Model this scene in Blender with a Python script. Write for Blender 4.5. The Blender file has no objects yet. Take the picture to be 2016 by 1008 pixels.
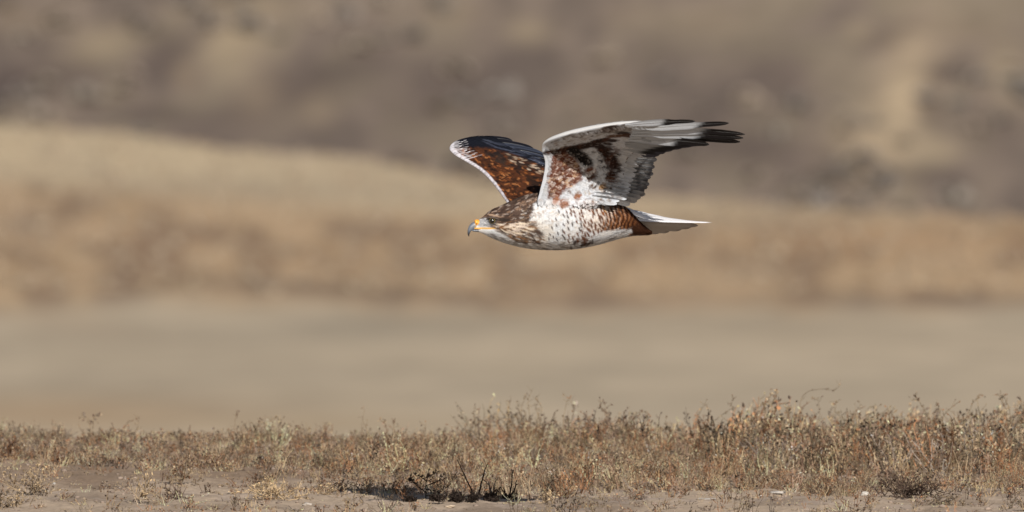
import bpy, math, random
import numpy as np
from mathutils import Vector, noise as mnoise

S = bpy.context.scene
COL = S.collection
R = math.radians

# ------------------------------------------------------------------ camera
FPX = 33600.0                       # focal length in photo pixels (600 mm on a 36 mm wide sensor)
CAM = np.array([0.0, 0.0, 1.63])
TILT = math.atan(904.0 / FPX)
cd = bpy.data.cameras.new('camera'); cam = bpy.data.objects.new('camera', cd); COL.objects.link(cam)
cam.location = CAM; cam.rotation_euler = (math.pi / 2 - TILT, 0, 0)
cd.lens = 600; cd.sensor_width = 36; cd.clip_start = 0.5; cd.clip_end = 5000
cd.dof.use_dof = True; cd.dof.focus_distance = 39.3; cd.dof.aperture_fstop = 9.5
S.camera = cam

# ------------------------------------------------------------------ light
SUN_EL, SUN_AZ = R(32), R(-13)       # azimuth measured from behind the camera towards the left
sdir = Vector((-math.sin(SUN_AZ) * math.cos(SUN_EL), -math.cos(SUN_AZ) * math.cos(SUN_EL), math.sin(SUN_EL)))
W = bpy.data.worlds.new('World'); S.world = W; W.use_nodes = True
nt = W.node_tree; bg = nt.nodes['Background']
sky = nt.nodes.new('ShaderNodeTexSky'); sky.sky_type = 'NISHITA'; sky.sun_disc = False
sky.sun_elevation = SUN_EL; sky.sun_rotation = math.atan2(sdir.x, sdir.y)
sky.air_density = 1.0; sky.dust_density = 1.5
nt.links.new(sky.outputs[0], bg.inputs[0]); bg.inputs[1].default_value = 0.05
sl = bpy.data.lights.new('sun', 'SUN'); sl.energy = 5.0; sl.angle = R(0.53); sl.color = (1.0, 0.94, 0.86)
so = bpy.data.objects.new('sun', sl); COL.objects.link(so)
so.rotation_euler = sdir.to_track_quat('Z', 'Y').to_euler(); so.location = (-20, 0, 30)
S.view_settings.view_transform = 'Standard'; S.view_settings.look = 'None'
S.view_settings.exposure = 0.1; S.view_settings.gamma = 1.0; S.view_settings.use_curve_mapping = False
S.render.engine = 'CYCLES'; S.cycles.use_denoising = True; S.cycles.max_bounces = 6
S.cycles.use_adaptive_sampling = False

# ------------------------------------------------------------------ helpers
ct, st_ = math.cos(TILT), math.sin(TILT)
FWD = np.array([0, ct, -st_]); UP = np.array([0, st_, ct]); RT = np.array([1.0, 0, 0])
def unproj(px, py, depth):
    """photo pixel + distance -> metres in the place (how the photo was measured)"""
    px, py, depth = np.broadcast_arrays(np.asarray(px, float), np.asarray(py, float), np.asarray(depth, float))
    return CAM + depth[..., None] * (FWD + RT * ((px - 1008) / FPX)[..., None] + UP * ((504 - py) / FPX)[..., None])
def proj(P):
    d = P - CAM; z = d @ FWD
    return 1008 + FPX * (d @ RT) / z, 504 - FPX * (d @ UP) / z

def lin(r, g, b):
    f = lambda c: (c / 255 / 12.92) if c / 255 <= 0.04045 else ((c / 255 + 0.055) / 1.055) ** 2.4
    return np.array([f(r), f(g), f(b)])

def tag(o, label=None, cat=None, group=None, kind=None):
    if label: o['label'] = label
    if cat: o['category'] = cat
    if group: o['group'] = group
    if kind: o['kind'] = kind
    return o

def make_mesh(name, V, F, mat, col=None, smooth=True):
    """V (n,3); F array (m,4) or (m,3); col (n,3) point colours"""
    V = np.asarray(V, np.float32); F = np.asarray(F, np.int32)
    me = bpy.data.meshes.new(name)
    n, m, k = len(V), len(F), F.shape[1]
    me.vertices.add(n); me.vertices.foreach_set('co', V.ravel())
    me.loops.add(m * k); me.loops.foreach_set('vertex_index', F.ravel())
    me.polygons.add(m)
    me.polygons.foreach_set('loop_start', np.arange(0, m * k, k, dtype=np.int32))
    me.polygons.foreach_set('use_smooth', np.full(m, smooth, dtype=bool))
    if col is not None:
        a = me.color_attributes.new('Col', 'FLOAT_COLOR', 'POINT')
        c4 = np.ones((n, 4), np.float32); c4[:, :3] = col
        a.data.foreach_set('color', c4.ravel())
    me.update(calc_edges=True); me.validate()
    me.materials.append(mat)
    return me

def add_obj(name, me, parent=None, loc=None):
    o = bpy.data.objects.new(name, me); COL.objects.link(o)
    if parent: o.parent = parent
    if loc is not None: o.location = loc
    return o

def grid_faces(nu, nv, off=0, closed=False):
    i = np.arange(nu - 1)[:, None]; j = np.arange(nv if closed else nv - 1)[None, :]
    jn = (j + 1) % nv
    a = i * nv + j; b = i * nv + jn; c = (i + 1) * nv + jn; d = (i + 1) * nv + j
    return np.stack([a, b, c, d], -1).reshape(-1, 4) + off

def herm(xs, ys, x):
    xs = np.asarray(xs, float); ys = np.asarray(ys, float); x = np.clip(np.asarray(x, float), xs[0], xs[-1])
    vec = ys.ndim == 2
    if not vec: ys = ys[:, None]
    h = np.diff(xs)[:, None]; d = np.diff(ys, axis=0) / h
    m = np.empty_like(ys); m[0] = d[0]; m[-1] = d[-1]; m[1:-1] = (d[1:] * h[:-1] + d[:-1] * h[1:]) / (h[1:] + h[:-1])
    i = np.clip(np.searchsorted(xs, x, side='right') - 1, 0, len(xs) - 2)
    t = ((x - xs[i]) / h[i, 0])[..., None]; H = h[i]
    r = (2 * t**3 - 3 * t**2 + 1) * ys[i] + (t**3 - 2 * t**2 + t) * H * m[i] + (-2 * t**3 + 3 * t**2) * ys[i + 1] + (t**3 - t**2) * H * m[i + 1]
    return r if vec else r[..., 0]

# vectorised value noise
_P = np.random.RandomState(5).rand(256, 256)
def vnoise(x, y):
    x = np.asarray(x, float); y = np.asarray(y, float)
    xi = np.floor(x).astype(int); yi = np.floor(y).astype(int); fx = x - xi; fy = y - yi
    fx = fx * fx * (3 - 2 * fx); fy = fy * fy * (3 - 2 * fy)
    g = lambda a, b: _P[(xi + a) & 255, (yi + b) & 255]
    return (g(0, 0) * (1 - fx) + g(1, 0) * fx) * (1 - fy) + (g(0, 1) * (1 - fx) + g(1, 1) * fx) * fy
def fbm(x, y, o=4):
    s = 0; a = 1; t = 0
    for k in range(o):
        s = s + a * vnoise(x * 2**k + 17 * k, y * 2**k + 31 * k); t += a; a *= 0.5
    return s / t
sstep = lambda a, b, x: (lambda t: t * t * (3 - 2 * t))(np.clip((x - a) / (b - a), 0, 1))

# ------------------------------------------------------------------ materials
def mat_attr(name, rough=0.9, spec=0.2, nscale=None, namp=0.15, bump=None, sheen=0.0, trans=0.0):
    m = bpy.data.materials.new(name); m.use_nodes = True; t = m.node_tree
    b = t.nodes['Principled BSDF']; b.inputs['Roughness'].default_value = rough
    b.inputs['Specular IOR Level'].default_value = spec
    at = t.nodes.new('ShaderNodeAttribute'); at.attribute_name = 'Col'
    out = at.outputs['Color']
    tc = t.nodes.new('ShaderNodeTexCoord')
    if nscale:
        n = t.nodes.new('ShaderNodeTexNoise'); n.inputs['Scale'].default_value = nscale; n.inputs['Detail'].default_value = 6
        t.links.new(tc.outputs['Object'], n.inputs['Vector'])
        mr = t.nodes.new('ShaderNodeMapRange'); mr.inputs[1].default_value = 0.3; mr.inputs[2].default_value = 0.7
        mr.inputs[3].default_value = 1 - namp; mr.inputs[4].default_value = 1 + namp
        t.links.new(n.outputs['Fac'], mr.inputs[0])
        mx = t.nodes.new('ShaderNodeVectorMath'); mx.operation = 'SCALE'
        t.links.new(out, mx.inputs[0]); t.links.new(mr.outputs[0], mx.inputs['Scale'])
        out = mx.outputs[0]
    t.links.new(out, b.inputs['Base Color'])
    if bump:
        n2 = t.nodes.new('ShaderNodeTexNoise'); n2.inputs['Scale'].default_value = bump[0]; n2.inputs['Detail'].default_value = 8
        t.links.new(tc.outputs['Object'], n2.inputs['Vector'])
        bp = t.nodes.new('ShaderNodeBump'); bp.inputs['Strength'].default_value = bump[1]; bp.inputs['Distance'].default_value = bump[2]
        t.links.new(n2.outputs['Fac'], bp.inputs['Height']); t.links.new(bp.outputs[0], b.inputs['Normal'])
    if sheen: b.inputs['Sheen Weight'].default_value = sheen
    if trans:
        tr = t.nodes.new('ShaderNodeBsdfTranslucent'); t.links.new(out, tr.inputs[0])
        ms = t.nodes.new('ShaderNodeMixShader'); ms.inputs[0].default_value = trans
        t.links.new(b.outputs[0], ms.inputs[1]); t.links.new(tr.outputs[0], ms.inputs[2])
        t.links.new(ms.outputs[0], t.nodes['Material Output'].inputs[0])
    return m
M_SOIL = mat_attr('dry_soil', 0.95, 0.1, 60, 0.16, (220, 0.5, 0.004))
M_LAND = mat_attr('dry_land', 0.95, 0.05, 1.5, 0.12)
M_VEG = mat_attr('dry_stems', 0.8, 0.2, 300, 0.2, None, 0.0, 0.15)
M_SHRUB = mat_attr('shrub_leaves', 0.9, 0.1)
M_DOWN = mat_attr('body_feather', 0.85, 0.1, 900, 0.10, (1500, 0.35, 0.001))
M_QUILL = mat_attr('flight_feather', 0.55, 0.25, 500, 0.10, (700, 0.2, 0.0006), 0.0, 0.06)
M_HORN = mat_attr('beak_horn', 0.35, 0.5, 600, 0.08)
M_EYE = mat_attr('eye', 0.16, 0.9)
M_STONE = mat_attr('pale_stone', 0.9, 0.2, 150, 0.2, (300, 0.5, 0.003))
M_SHADED = mat_attr('shaded_wood', 0.95, 0.1, 200, 0.3, (300, 0.6, 0.003))  # meant for twigs with the hawk shadow in their colour; not assigned

# ------------------------------------------------------------------ terrain
def crest_row(px):      # where the grassy flat ends and falls away
    return np.interp(px, [-3000, 0, 250, 420, 700, 860, 1000, 1300, 1450, 1650, 2016, 5000],
                     [215, 228, 250, 272, 292, 325, 350, 366, 378, 390, 402, 415])
def ground_z(x, y):
    px = 1008 + FPX * x / np.maximum(y, 5)
    px = np.clip(px, -6000, 8000)
    yc = 42.95 + 0.25 * (fbm(x * 1.1 + 3, y * 0 + 7, 2) - 0.5)
    near = -0.065 * np.clip(y - yc, 0, 0.9)**2 - 0.117 * np.clip(y - yc - 0.9, 0, None)
    near = near + (fbm(x * 0.9 + 40, y * 0.9, 3) - 0.5) * 0.03
    fine = (fbm(x * 7, y * 5, 4) - 0.5) * 0.022 + (fbm(x * 34 + 9, y * 26, 3) - 0.5) * 0.012
    near = near + fine * (y < 80)
    und = (fbm(x * 0.05 + 5, y * 0.03, 3) - 0.5) * 0.5 * sstep(60, 140, y)
    z = -3.4 + np.log1p(np.exp(np.clip((near + 3.4) * 2.5, -30, 30))) / 2.5
    z = z + und * 0.35
    ce = 5.03 * FPX / (crest_row(px) + 400)
    z = z - 0.002 * np.clip(y - ce + 8, 0, 25)**2 - 0.09 * np.clip(y - ce - 17, 0, None)
    hs = 0.30 * np.clip(y - 432, 0, 900)
    hill = -9.5 + hs + (fbm(x * 0.06, y * 0.06 + 9, 4) - 0.5) * 3.0 * sstep(380, 440, y)
    w = sstep(395, 440, y)
    z = np.where(y > 380, np.maximum(z, -12) * (1 - w) + hill * w, np.maximum(z, -12))
    z = np.where(y > 1250, z + (hill * 0), z)
    return z

ys = np.concatenate([np.linspace(-60, 30, 16), np.linspace(31, 37, 12), np.linspace(37.05, 44, 430), np.linspace(44.1, 60, 70),
                     np.linspace(61, 130, 60), np.linspace(131, 290, 190), np.linspace(292, 425, 50), np.linspace(426, 475, 120), np.linspace(480, 1500, 60)])
us = np.concatenate([-np.geomspace(40, 1.05, 30), np.linspace(-1, 1, 460), np.geomspace(1.05, 40, 30)])
YY = np.repeat(ys[:, None], len(us), 1)
XX = us[None, :] * np.maximum(YY, 37) * 0.075
ZZ = ground_z(XX, YY)
TPX = 1008 + FPX * XX / np.maximum(YY, 5); TROW = 504 + FPX * np.tan(np.arctan((CAM[2] - ZZ) / np.maximum(YY, 5)) - TILT)

AF = 0.80      # albedo from the look of a sunlit surface
def blend(C, w, col):
    w = np.clip(w, 0, 1)[..., None]
    return C * (1 - w) + col * w
def blob(C, cx, cy, rx, ry, ang, col, s=0.8):
    a = R(ang); dx = TPX - cx; dy = TROW - cy
    u = (dx * math.cos(a) + dy * math.sin(a)) / rx; v = (-dx * math.sin(a) + dy * math.cos(a)) / ry
    return blend(C, s * np.exp(-(u * u + v * v)), col)
c_soil = lin(182, 163, 143)
C = np.ones(XX.shape + (3,)) * c_soil
# near soil: litter patches
nn = fbm(XX * 5, YY * 3, 4)
C = blend(C, sstep(0.45, 0.7, nn) * 0.6, lin(128, 112, 98))
C = blend(C, sstep(0.55, 0.75, fbm(XX * 12 + 50, YY * 8, 3)) * 0.5, lin(178, 162, 150))
vegw = sstep(40.1, 41.2, YY + (nn - .5) * 1.5) * sstep(60, 46, YY)
C = blend(C, vegw * 0.6, lin(138, 116, 96))
# flat beyond
plain = sstep(50, 70, YY)
pc = np.ones(XX.shape + (3,)) * lin(194, 178, 155)
n2 = fbm(XX * 0.35, YY * 0.12, 4)
pc = blend(pc, sstep(0.4, 0.7, n2) * 0.45, lin(166, 153, 134))
n2b = fbm(TPX * 0.004 + 5, TROW * 0.03 + 2, 4)
pc = blend(pc, sstep(0.5, 0.72, n2b) * 0.35, lin(190, 174, 150)); pc = blend(pc, sstep(0.5, 0.7, 1 - n2b) * 0.25, lin(158, 147, 128))
C = blend(C, plain, pc)
C = blob(C, 100, 815, 420, 40, 0, lin(178, 150, 118), 0.6)
C = blob(C, 650, 835, 300, 25, 0, lin(172, 150, 120), 0.4)
C = blob(C, 1500, 650, 500, 30, 2, lin(172, 156, 134), 0.4)
C = blob(C, 150, 640, 150, 25, 8, lin(172, 154, 132), 0.5)
C = blob(C, 700, 640, 200, 25, 0, lin(150, 140, 124), 0.5)
# orange grass band, rows 600..400
far = (YY < 330)
tr = TROW + (fbm(TPX * 0.006, TROW * 0.01 + 3, 3) - 0.5) * 50
band = sstep(635, 560, tr) * far
oc = np.ones(XX.shape + (3,)) * lin(184, 157, 124)
n3 = fbm(TPX * 0.012, TROW * 0.022, 4)
oc = blend(oc, sstep(0.45, 0.68, n3) * 0.75, lin(142, 119, 99))
oc = blend(oc, sstep(0.45, 0.62, 1 - n3) * 0.6, lin(200, 172, 140))
C = blend(C, band, oc)
for b in [(600, 565, 330, 22, 3, lin(122, 106, 92), .7), (230, 560, 40, 30, 0, lin(125, 106, 92), .5), (1150, 590, 260, 18, 0, lin(138, 118, 102), .6),
          (1500, 530, 120, 30, 10, lin(134, 115, 98), .55), (1800, 590, 300, 16, 0, lin(134, 116, 100), .6),
          (1750, 470, 300, 35, 0, lin(182, 148, 114), .6), (1500, 430, 300, 25, 0, lin(172, 152, 128), .5), (60, 440, 80, 40, 0, lin(130, 112, 98), .6),
          (1300, 490, 120, 30, 0, lin(168, 140, 112), .5), (640, 500, 120, 30, 0, lin(172, 145, 116), .6), (300, 470, 100, 40, 0, lin(150, 124, 102), .5),
          (700, 440, 80, 20, 0, lin(140, 122, 106), .4), (1950, 440, 150, 25, 0, lin(176, 150, 120), .5), (820, 530, 90, 16, 0, lin(128, 112, 98), .5)]:
    C = np.where(far[..., None] & (YY > 120)[..., None], blob(C, *b), C)
# light ridge top
lr = sstep(105, 55, TROW - np.interp(TPX, [0, 400, 900, 1300, 2016], [275, 300, 345, 350, 350])) * far * (YY > 100)
lc = blend(np.ones(XX.shape + (3,)) * lin(206, 186, 155), sstep(.4, .7, fbm(TPX * .01 + 9, TROW * .02, 3)) * .4, lin(188, 170, 145))
C = blend(C, lr * sstep(2016, 900, TPX) * 1.0, lc)
C = blob(C, 560, 375, 420, 28, 2, lin(172, 156, 134), .6)
# far hillside
HB = lin(127, 114, 101)
hc = np.ones(XX.shape + (3,)) * HB * np.array([.99, .99, 1.04])
n4 = fbm(TPX * .009 + 3, TROW * .012 + TPX * .004, 4)
hc = blend(hc, sstep(.5, .68, n4) * .55, lin(134, 123, 105))
hc = blend(hc, sstep(.5, .66, 1 - n4) * .55, lin(94, 85, 80))
sv = C; C = hc
DK, LT, MD = lin(82, 72, 70), lin(160, 144, 120), lin(136, 121, 104)
for b in [(60, 160, 170, 45, -12, DK, .85), (330, 110, 60, 60, 0, DK, .7), (560, 190, 170, 55, -25, DK, .6), (300, 225, 110, 22, 5, DK, .7),
          (200, 85, 70, 35, -10, LT, .6), (460, 70, 80, 40, -35, LT, .75), (365, 150, 25, 28, 0, MD, .8), (510, 195, 50, 40, -40, MD, .7),
          (625, 215, 40, 35, 0, MD, .8), (500, 10, 130, 20, 0, LT, .6), (880, 180, 150, 60, -20, DK, .6), (30, 40, 60, 40, 0, MD, .6),
          (70, 85, 30, 30, 0, DK, .5), (700, 130, 120, 40, -20, DK, .4), (480, 110, 60, 50, -40, LT, .4), (900, 25, 60, 25, 0, MD, .6),
          (1040, 62, 45, 25, 0, LT, .6), (1300, 95, 80, 55, 0, DK, .45), (1170, 215, 60, 25, 0, MD, .6), (1060, 110, 50, 20, 0, DK, .3),
          (1530, 150, 90, 60, 0, DK, .55), (1460, 290, 180, 55, 8, DK, .75), (1750, 75, 70, 22, -15, DK, .6), (1785, 190, 60, 140, 12, lin(182, 163, 136), .9),
          (1700, 290, 70, 60, 0, lin(170, 152, 127), .8), (1850, 295, 45, 22, 0, LT, .7), (1870, 145, 70, 22, 10, DK, .7), (1830, 215, 28, 35, 0, DK, .7),
          (1720, 345, 60, 22, 0, DK, .7), (1840, 350, 60, 22, 0, DK, .7), (1950, 260, 60, 50, 0, DK, .5), (1985, 150, 40, 60, -20, LT, .7),
          (1640, 330, 30, 50, 0, DK, .5), (1690, 60, 30, 20, 0, LT, .5), (1400, 40, 80, 30, 0, MD, .5), (1900, 60, 80, 30, 0, MD, .6), (1240, 30, 60, 20, 0, MD, .4)]:
    C = blob(C, *b)
hc = C; C = np.where((YY > 380)[..., None], hc, sv)
C = C * AF
def land(name, y0, y1, mat):
    i = np.where((ys >= y0) & (ys <= y1))[0]
    V = np.stack([XX[i], YY[i], ZZ[i]], -1).reshape(-1, 3)
    F = grid_faces(len(i), len(us))
    F = F[:, ::-1]
    me = make_mesh(name, V, F, mat, C[i].reshape(-1, 3))
    o = add_obj(name, me); o['kind'] = 'structure'
    return o
yb = [ys[0], ys[np.searchsorted(ys, 60)], ys[np.searchsorted(ys, 292)], ys[-1]]
land('ground', yb[0], yb[1], M_SOIL); land('grassland', yb[1], yb[2], M_LAND); land('hillside', yb[2], yb[3], M_LAND)

# ------------------------------------------------------------------ vegetation kit
class Veg:
    def __init__(s): s.p0 = []; s.p1 = []; s.r0 = []; s.r1 = []; s.c = []; s.lc = []; s.ld = []; s.lw = []; s.lcol = []
    def seg(s, a, b, ra, rb, c): s.p0.append(a); s.p1.append(b); s.r0.append(ra); s.r1.append(rb); s.c.append(c)
    def leaf(s, c, d, w, col): s.lc.append(c); s.ld.append(d); s.lw.append(w); s.lcol.append(col)
    def arrays(s):
        V = []; F = []; K = []; off = 0
        if s.p0:
            a = np.array(s.p0); b = np.array(s.p1); d = b - a; d /= np.linalg.norm(d, axis=1)[:, None] + 1e-9
            h = np.where(np.abs(d[:, 2:3]) > .9, [[1., 0, 0]], [[0, 0, 1.]]); e = np.cross(d, h); e /= np.linalg.norm(e, axis=1)[:, None]; f = np.cross(d, e)
            n = len(a); q = []
            for P, r in ((a, np.array(s.r0)), (b, np.array(s.r1))):
                for k in range(3):
                    t = 2 * math.pi * k / 3; q.append(P + r[:, None] * (math.cos(t) * e + math.sin(t) * f))
            V.append(np.stack(q, 1).reshape(-1, 3)); K.append(np.repeat(np.array(s.c), 6, 0))
            base = np.arange(n)[:, None] * 6
            for k in range(3):
                F.append(base + np.array([k, (k + 1) % 3, 3 + (k + 1) % 3, 3 + k]))
            off = n * 6
        if s.lc:
            c = np.array(s.lc); d = np.array(s.ld); w = np.array(s.lw); n = len(c)
            V.append(np.stack([c - d * .5, c + w * .5 + d * .05, c + d * .5, c - w * .5 + d * .05], 1).reshape(-1, 3))
            K.append(np.repeat(np.array(s.lcol), 4, 0)); F.append(off + np.arange(n)[:, None] * 4 + np.array([0, 1, 2, 3]))
        return np.concatenate(V), np.concatenate(F), np.concatenate(K)

STRAW, TAN, RUST, DARK, PINK, GREY = (np.array(c) for c in ((.52, .385, .23), (.33, .25, .165), (.235, .12, .062), (.06, .04, .03), (.27, .185, .135), (.22, .18, .15)))
def rv(rg): 
    v = rg.normal(size=3); return v / (np.linalg.norm(v) + 1e-9)
def twig(v, rg, p, d, L, r, col, leafcol, dens, lsz, wig=.25, up=.15, br=.5, level=0, seg=.011):
    n = max(3, int(L / seg)); pr = p; h = L / n
    for i in range(n):
        d = d + rv(rg) * wig * .6 + np.array([0, 0, up * .4]); d = d / np.linalg.norm(d)
        q = pr + d * h; t = i / n
        v.seg(pr, q, r * (1 - .6 * t), r * (1 - .6 * (t + 1 / n)), col * rg.uniform(.85, 1.15))
        if level < 2 and t > .15 and rg.rand() < br:
            dd = d * .7 + rv(rg) * .75 + np.array([0, 0, .25]); dd /= np.linalg.norm(dd)
            twig(v, rg, q, dd, L * rg.uniform(.18, .42) * (1 - t * .5), r * .65, col, leafcol, dens, lsz, wig, up, br * .55, level + 1, seg)
        for k in range(rg.poisson(dens * (0.35 + t))):
            s = lsz * rg.uniform(.5, 1.3); dr = d * .6 + rv(rg) * .9; dr /= np.linalg.norm(dr); w = np.cross(dr, rv(rg)); w /= np.linalg.norm(w) + 1e-9
            lc = leafcol[rg.randint(len(leafcol))] * rg.uniform(.75, 1.25)
            v.leaf(q + dr * s * .5 - d * h * rg.rand(), dr * s, w * s * rg.uniform(.35, .7), lc)
        pr = q
def weed(seed, h=.08, stems=7, spread=.55, dens=1.1, lsz=.006, r=.0009, col=TAN, leafcol=(TAN, STRAW, RUST), wig=.25, br=.45, rad=.012, up=.15, seg=.011):
    rg = np.random.RandomState(seed); v = Veg()
    for k in range(stems):
        a = rg.uniform(0, 2 * math.pi); s = spread * rg.uniform(.1, 1)
        d = np.array([math.cos(a) * s, math.sin(a) * s, 1.0]); d /= np.linalg.norm(d)
        twig(v, rg, np.array([math.cos(a) * rad * rg.rand(), math.sin(a) * rad * rg.rand(), -.006]), d, h * rg.uniform(.55, 1.1), r * rg.uniform(.8, 1.3), col, leafcol, dens, lsz, wig, up, br, 0, seg)
    return v.arrays()

def row_y(row): return 1.63 * FPX / (row + 400)
def ground_at(px, row):
    """place on the near ground that shows at this spot of the photo"""
    y = row_y(row)
    for _ in range(6):
        x = (px - 1008) / FPX * y; z = float(ground_z(np.array([x]), np.array([y]))[0])
        y = (1.63 - z) * FPX / (row + 400)
    return x, y, z

# mass of weeds: one uncountable cover
rg = np.random.RandomState(11)
TEMPL = []
pal = [(TAN, (TAN, STRAW, PINK)), (STRAW * .85, (STRAW, TAN, STRAW * .8)), (RUST * 1.1, (RUST, RUST * 1.3, PINK)), (GREY, (GREY, TAN, DARK * 1.6)), (PINK, (PINK, TAN, RUST)), (TAN * .8, (RUST, TAN, DARK * 1.5))]
for k in range(18):
    c, l = pal[k % 6]
    TEMPL.append(weed(100 + k, h=.075, stems=5 + k % 4, spread=.35 + .15 * (k % 4), dens=.9, lsz=.0062, r=.00105, col=c, leafcol=(*l, l[1] * 1.35, DARK * .8), br=.36, wig=.42, seg=.011))
def scatter(name, pts, label, cat, mat=M_VEG, T=TEMPL):
    Vs, Fs, Cs = [], [], []; off = 0
    for (x, y, s, hs, ti) in pts:
        V, F, K = T[ti]; a = rg.uniform(0, 2 * math.pi); c, sn = math.cos(a), math.sin(a)
        z = float(ground_z(np.array([x]), np.array([y]))[0])
        lx, ly = rg.normal(0, .12, 2)
        Q = np.stack([(V[:, 0] * c - V[:, 1] * sn) * s + V[:, 2] * lx * s, (V[:, 0] * sn + V[:, 1] * c) * s + V[:, 2] * ly * s, V[:, 2] * s * hs], 1) + [x, y, z]
        Vs.append(Q); Fs.append(F + off); off += len(V)
        Cs.append(K * (rg.choice([.40, .75, 1.05, 1.5], p=[.22, .23, .33, .22]) if mat is M_VEG else 1.0) * rg.uniform(.85, 1.15) * (1 + rg.normal(0, 1) * np.array([.03, 0, -.03])))
    me = make_mesh(name, np.concatenate(Vs), np.concatenate(Fs), mat, np.clip(np.concatenate(Cs), 0.01, .52), False)
    o = add_obj(name, me); tag(o, label, cat, kind='stuff'); return o

def hgt(px):     # how tall the cover stands along the frame
    return np.interp(px, [-800, 0, 300, 700, 900, 1150, 1350, 1500, 1600, 1800, 2016, 2800], [.42, .42, .52, .74, 1.0, 1.08, .88, 1.15, 1.0, 1.05, 1.12, 1.0])
pts = []; tries = 0
gz1 = lambda x, y: float(ground_z(np.array([x]), np.array([y]))[0])
while len(pts) < 6200 and tries < 120000:
    tries += 1
    y = rg.uniform(38.2, 45.0); px = rg.uniform(-900, 2900); x = (px - 1008) / FPX * y
    row = 1.63 * FPX / y - 400
    y0 = np.interp(px, [-900, 0, 350, 500, 700, 1100, 1500, 1800, 2016, 2900], [41.7, 41.7, 41.3, 40.8, 40.35, 40.1, 40.15, 40.1, 40.0, 40.0])
    cl = fbm(np.array(x * 4.0), np.array(y * 2.0 + 20), 3)
    w = float(sstep(y0 - .25, y0 + .25, y + (cl - .5) * 1.2)) * (1 if y < 43.3 else .45)
    w = w * (.35 + 1.0 * float(sstep(.38, .6, cl)))
    if rg.rand() > w + .015: continue
    sc = hgt(px) * rg.uniform(.45, 1.0) * (1.0 if y > 40.6 else .7)
    wt = np.array([.9, 1.4, 1.2, .35, 1.2, 1.0])
    if px < 400: wt = np.array([1.2, 1.1, .6, .8, 1.1, .7])
    ti = rg.choice(6, p=wt / wt.sum()) + 6 * rg.randint(3)
    sc = sc * (.72 + .85 * float(sstep(.4, .68, fbm(np.array(x * 3.1 + 70), np.array(y * 1.5), 3))))
    pts.append((x, y, sc * rg.uniform(.8, 1.2), rg.uniform(.85, 1.15), ti))
scatter('dry_weeds', pts, 'dense cover of dry tan and rust coloured weeds along the low rise', 'weeds')
UND = [weed(200 + k, h=.032, stems=7, spread=1.1, dens=1.3, lsz=.0055, r=.0009, col=(TAN, DARK * 2, STRAW, RUST)[k % 4], leafcol=(TAN, DARK, GREY, RUST), wig=.6, br=.4, rad=.012, up=.05) for k in range(8)]
pts = []
while len(pts) < 4600:
    y = rg.uniform(38.4, 43.9); px = rg.uniform(-800, 2800); x = (px - 1008) / FPX * y
    y0 = np.interp(px, [-900, 0, 350, 500, 700, 1100, 1500, 1800, 2016, 2900], [41.5, 41.4, 41.0, 40.6, 40.25, 39.95, 40.05, 40.0, 39.9, 39.9])
    if rg.rand() > float(sstep(y0 - .3, y0 + .2, y + (fbm(np.array(x * 4.0), np.array(y * 2.0 + 20), 3) - .5) * 1.2)) + .12: continue
    pts.append((x, y, rg.uniform(.5, 1.3), rg.uniform(.7, 1.2), rg.randint(8)))
scatter('undergrowth', pts, 'low tangled dry undergrowth beneath the taller weeds', 'undergrowth', T=UND)
# low litter on the bare soil
LT_T = [weed(300 + k, h=.022, stems=5, spread=1.6, dens=.9, lsz=.005, r=.0009, col=(TAN, GREY, STRAW * .8)[k % 3], leafcol=(TAN, GREY, STRAW), wig=.5, br=.3, rad=.01, up=0) for k in range(6)]
pts = []
for k in range(3400):
    y = rg.uniform(37.6, 43.0); px = rg.uniform(-800, 2800)
    x = (px - 1008) / FPX * y
    if fbm(np.array(x * 5.0 + 9), np.array(y * 2.5), 3) < rg.uniform(.2, .6): continue
    pts.append((x, y, rg.uniform(.4, 1.35), rg.uniform(.4, 1.0), rg.randint(6)))
scatter('plant_litter', pts, 'grey and straw coloured plant litter scattered over the bare soil', 'litter', T=LT_T)

# clods and pebbles on the soil
def rock_arrays(seed, sub=2):
    import bmesh
    bm = bmesh.new(); bmesh.ops.create_icosphere(bm, subdivisions=sub, radius=1)
    for v in bm.verts:
        n = mnoise.noise(v.co * 1.3 + Vector((seed * 3.1, seed, 0))); v.co *= 1 + .45 * n + .15 * mnoise.noise(v.co * 4 + Vector((seed, 0, 5)))
        v.co.z *= .62
    V = np.array([v.co[:] for v in bm.verts]); F = np.array([[v.index for v in f.verts] for f in bm.faces]); bm.free(); return V, F
RK = [rock_arrays(s, 1) for s in range(6)]
Vs, Fs, Cs = [], [], []; off = 0
for k in range(4200):
    y = rg.uniform(37.6, 43.2); px = rg.uniform(-700, 2700); x = (px - 1008) / FPX * y
    V, F = RK[rg.randint(6)]; s = .002 + .008 * rg.rand()**4
    a = rg.uniform(0, 6.28); Q = np.stack([V[:, 0] * math.cos(a) - V[:, 1] * math.sin(a), V[:, 0] * math.sin(a) + V[:, 1] * math.cos(a), V[:, 2] * .8], 1) * s
    Vs.append(Q + [x, y, gz1(x, y) + s * .15]); Fs.append(F + off); off += len(V)
    c = lin(160, 143, 130) * AF * rg.uniform(.6, 1.15) if rg.rand() < .985 else lin(190, 182, 172) * .7
    Cs.append(np.repeat(c[None], len(V), 0))
o = add_obj('pebbles', make_mesh('pebbles', np.concatenate(Vs), np.concatenate(Fs), M_STONE, np.concatenate(Cs)))
tag(o, 'small clods and pebbles lying on the dry soil', 'pebbles', kind='stuff')

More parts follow.
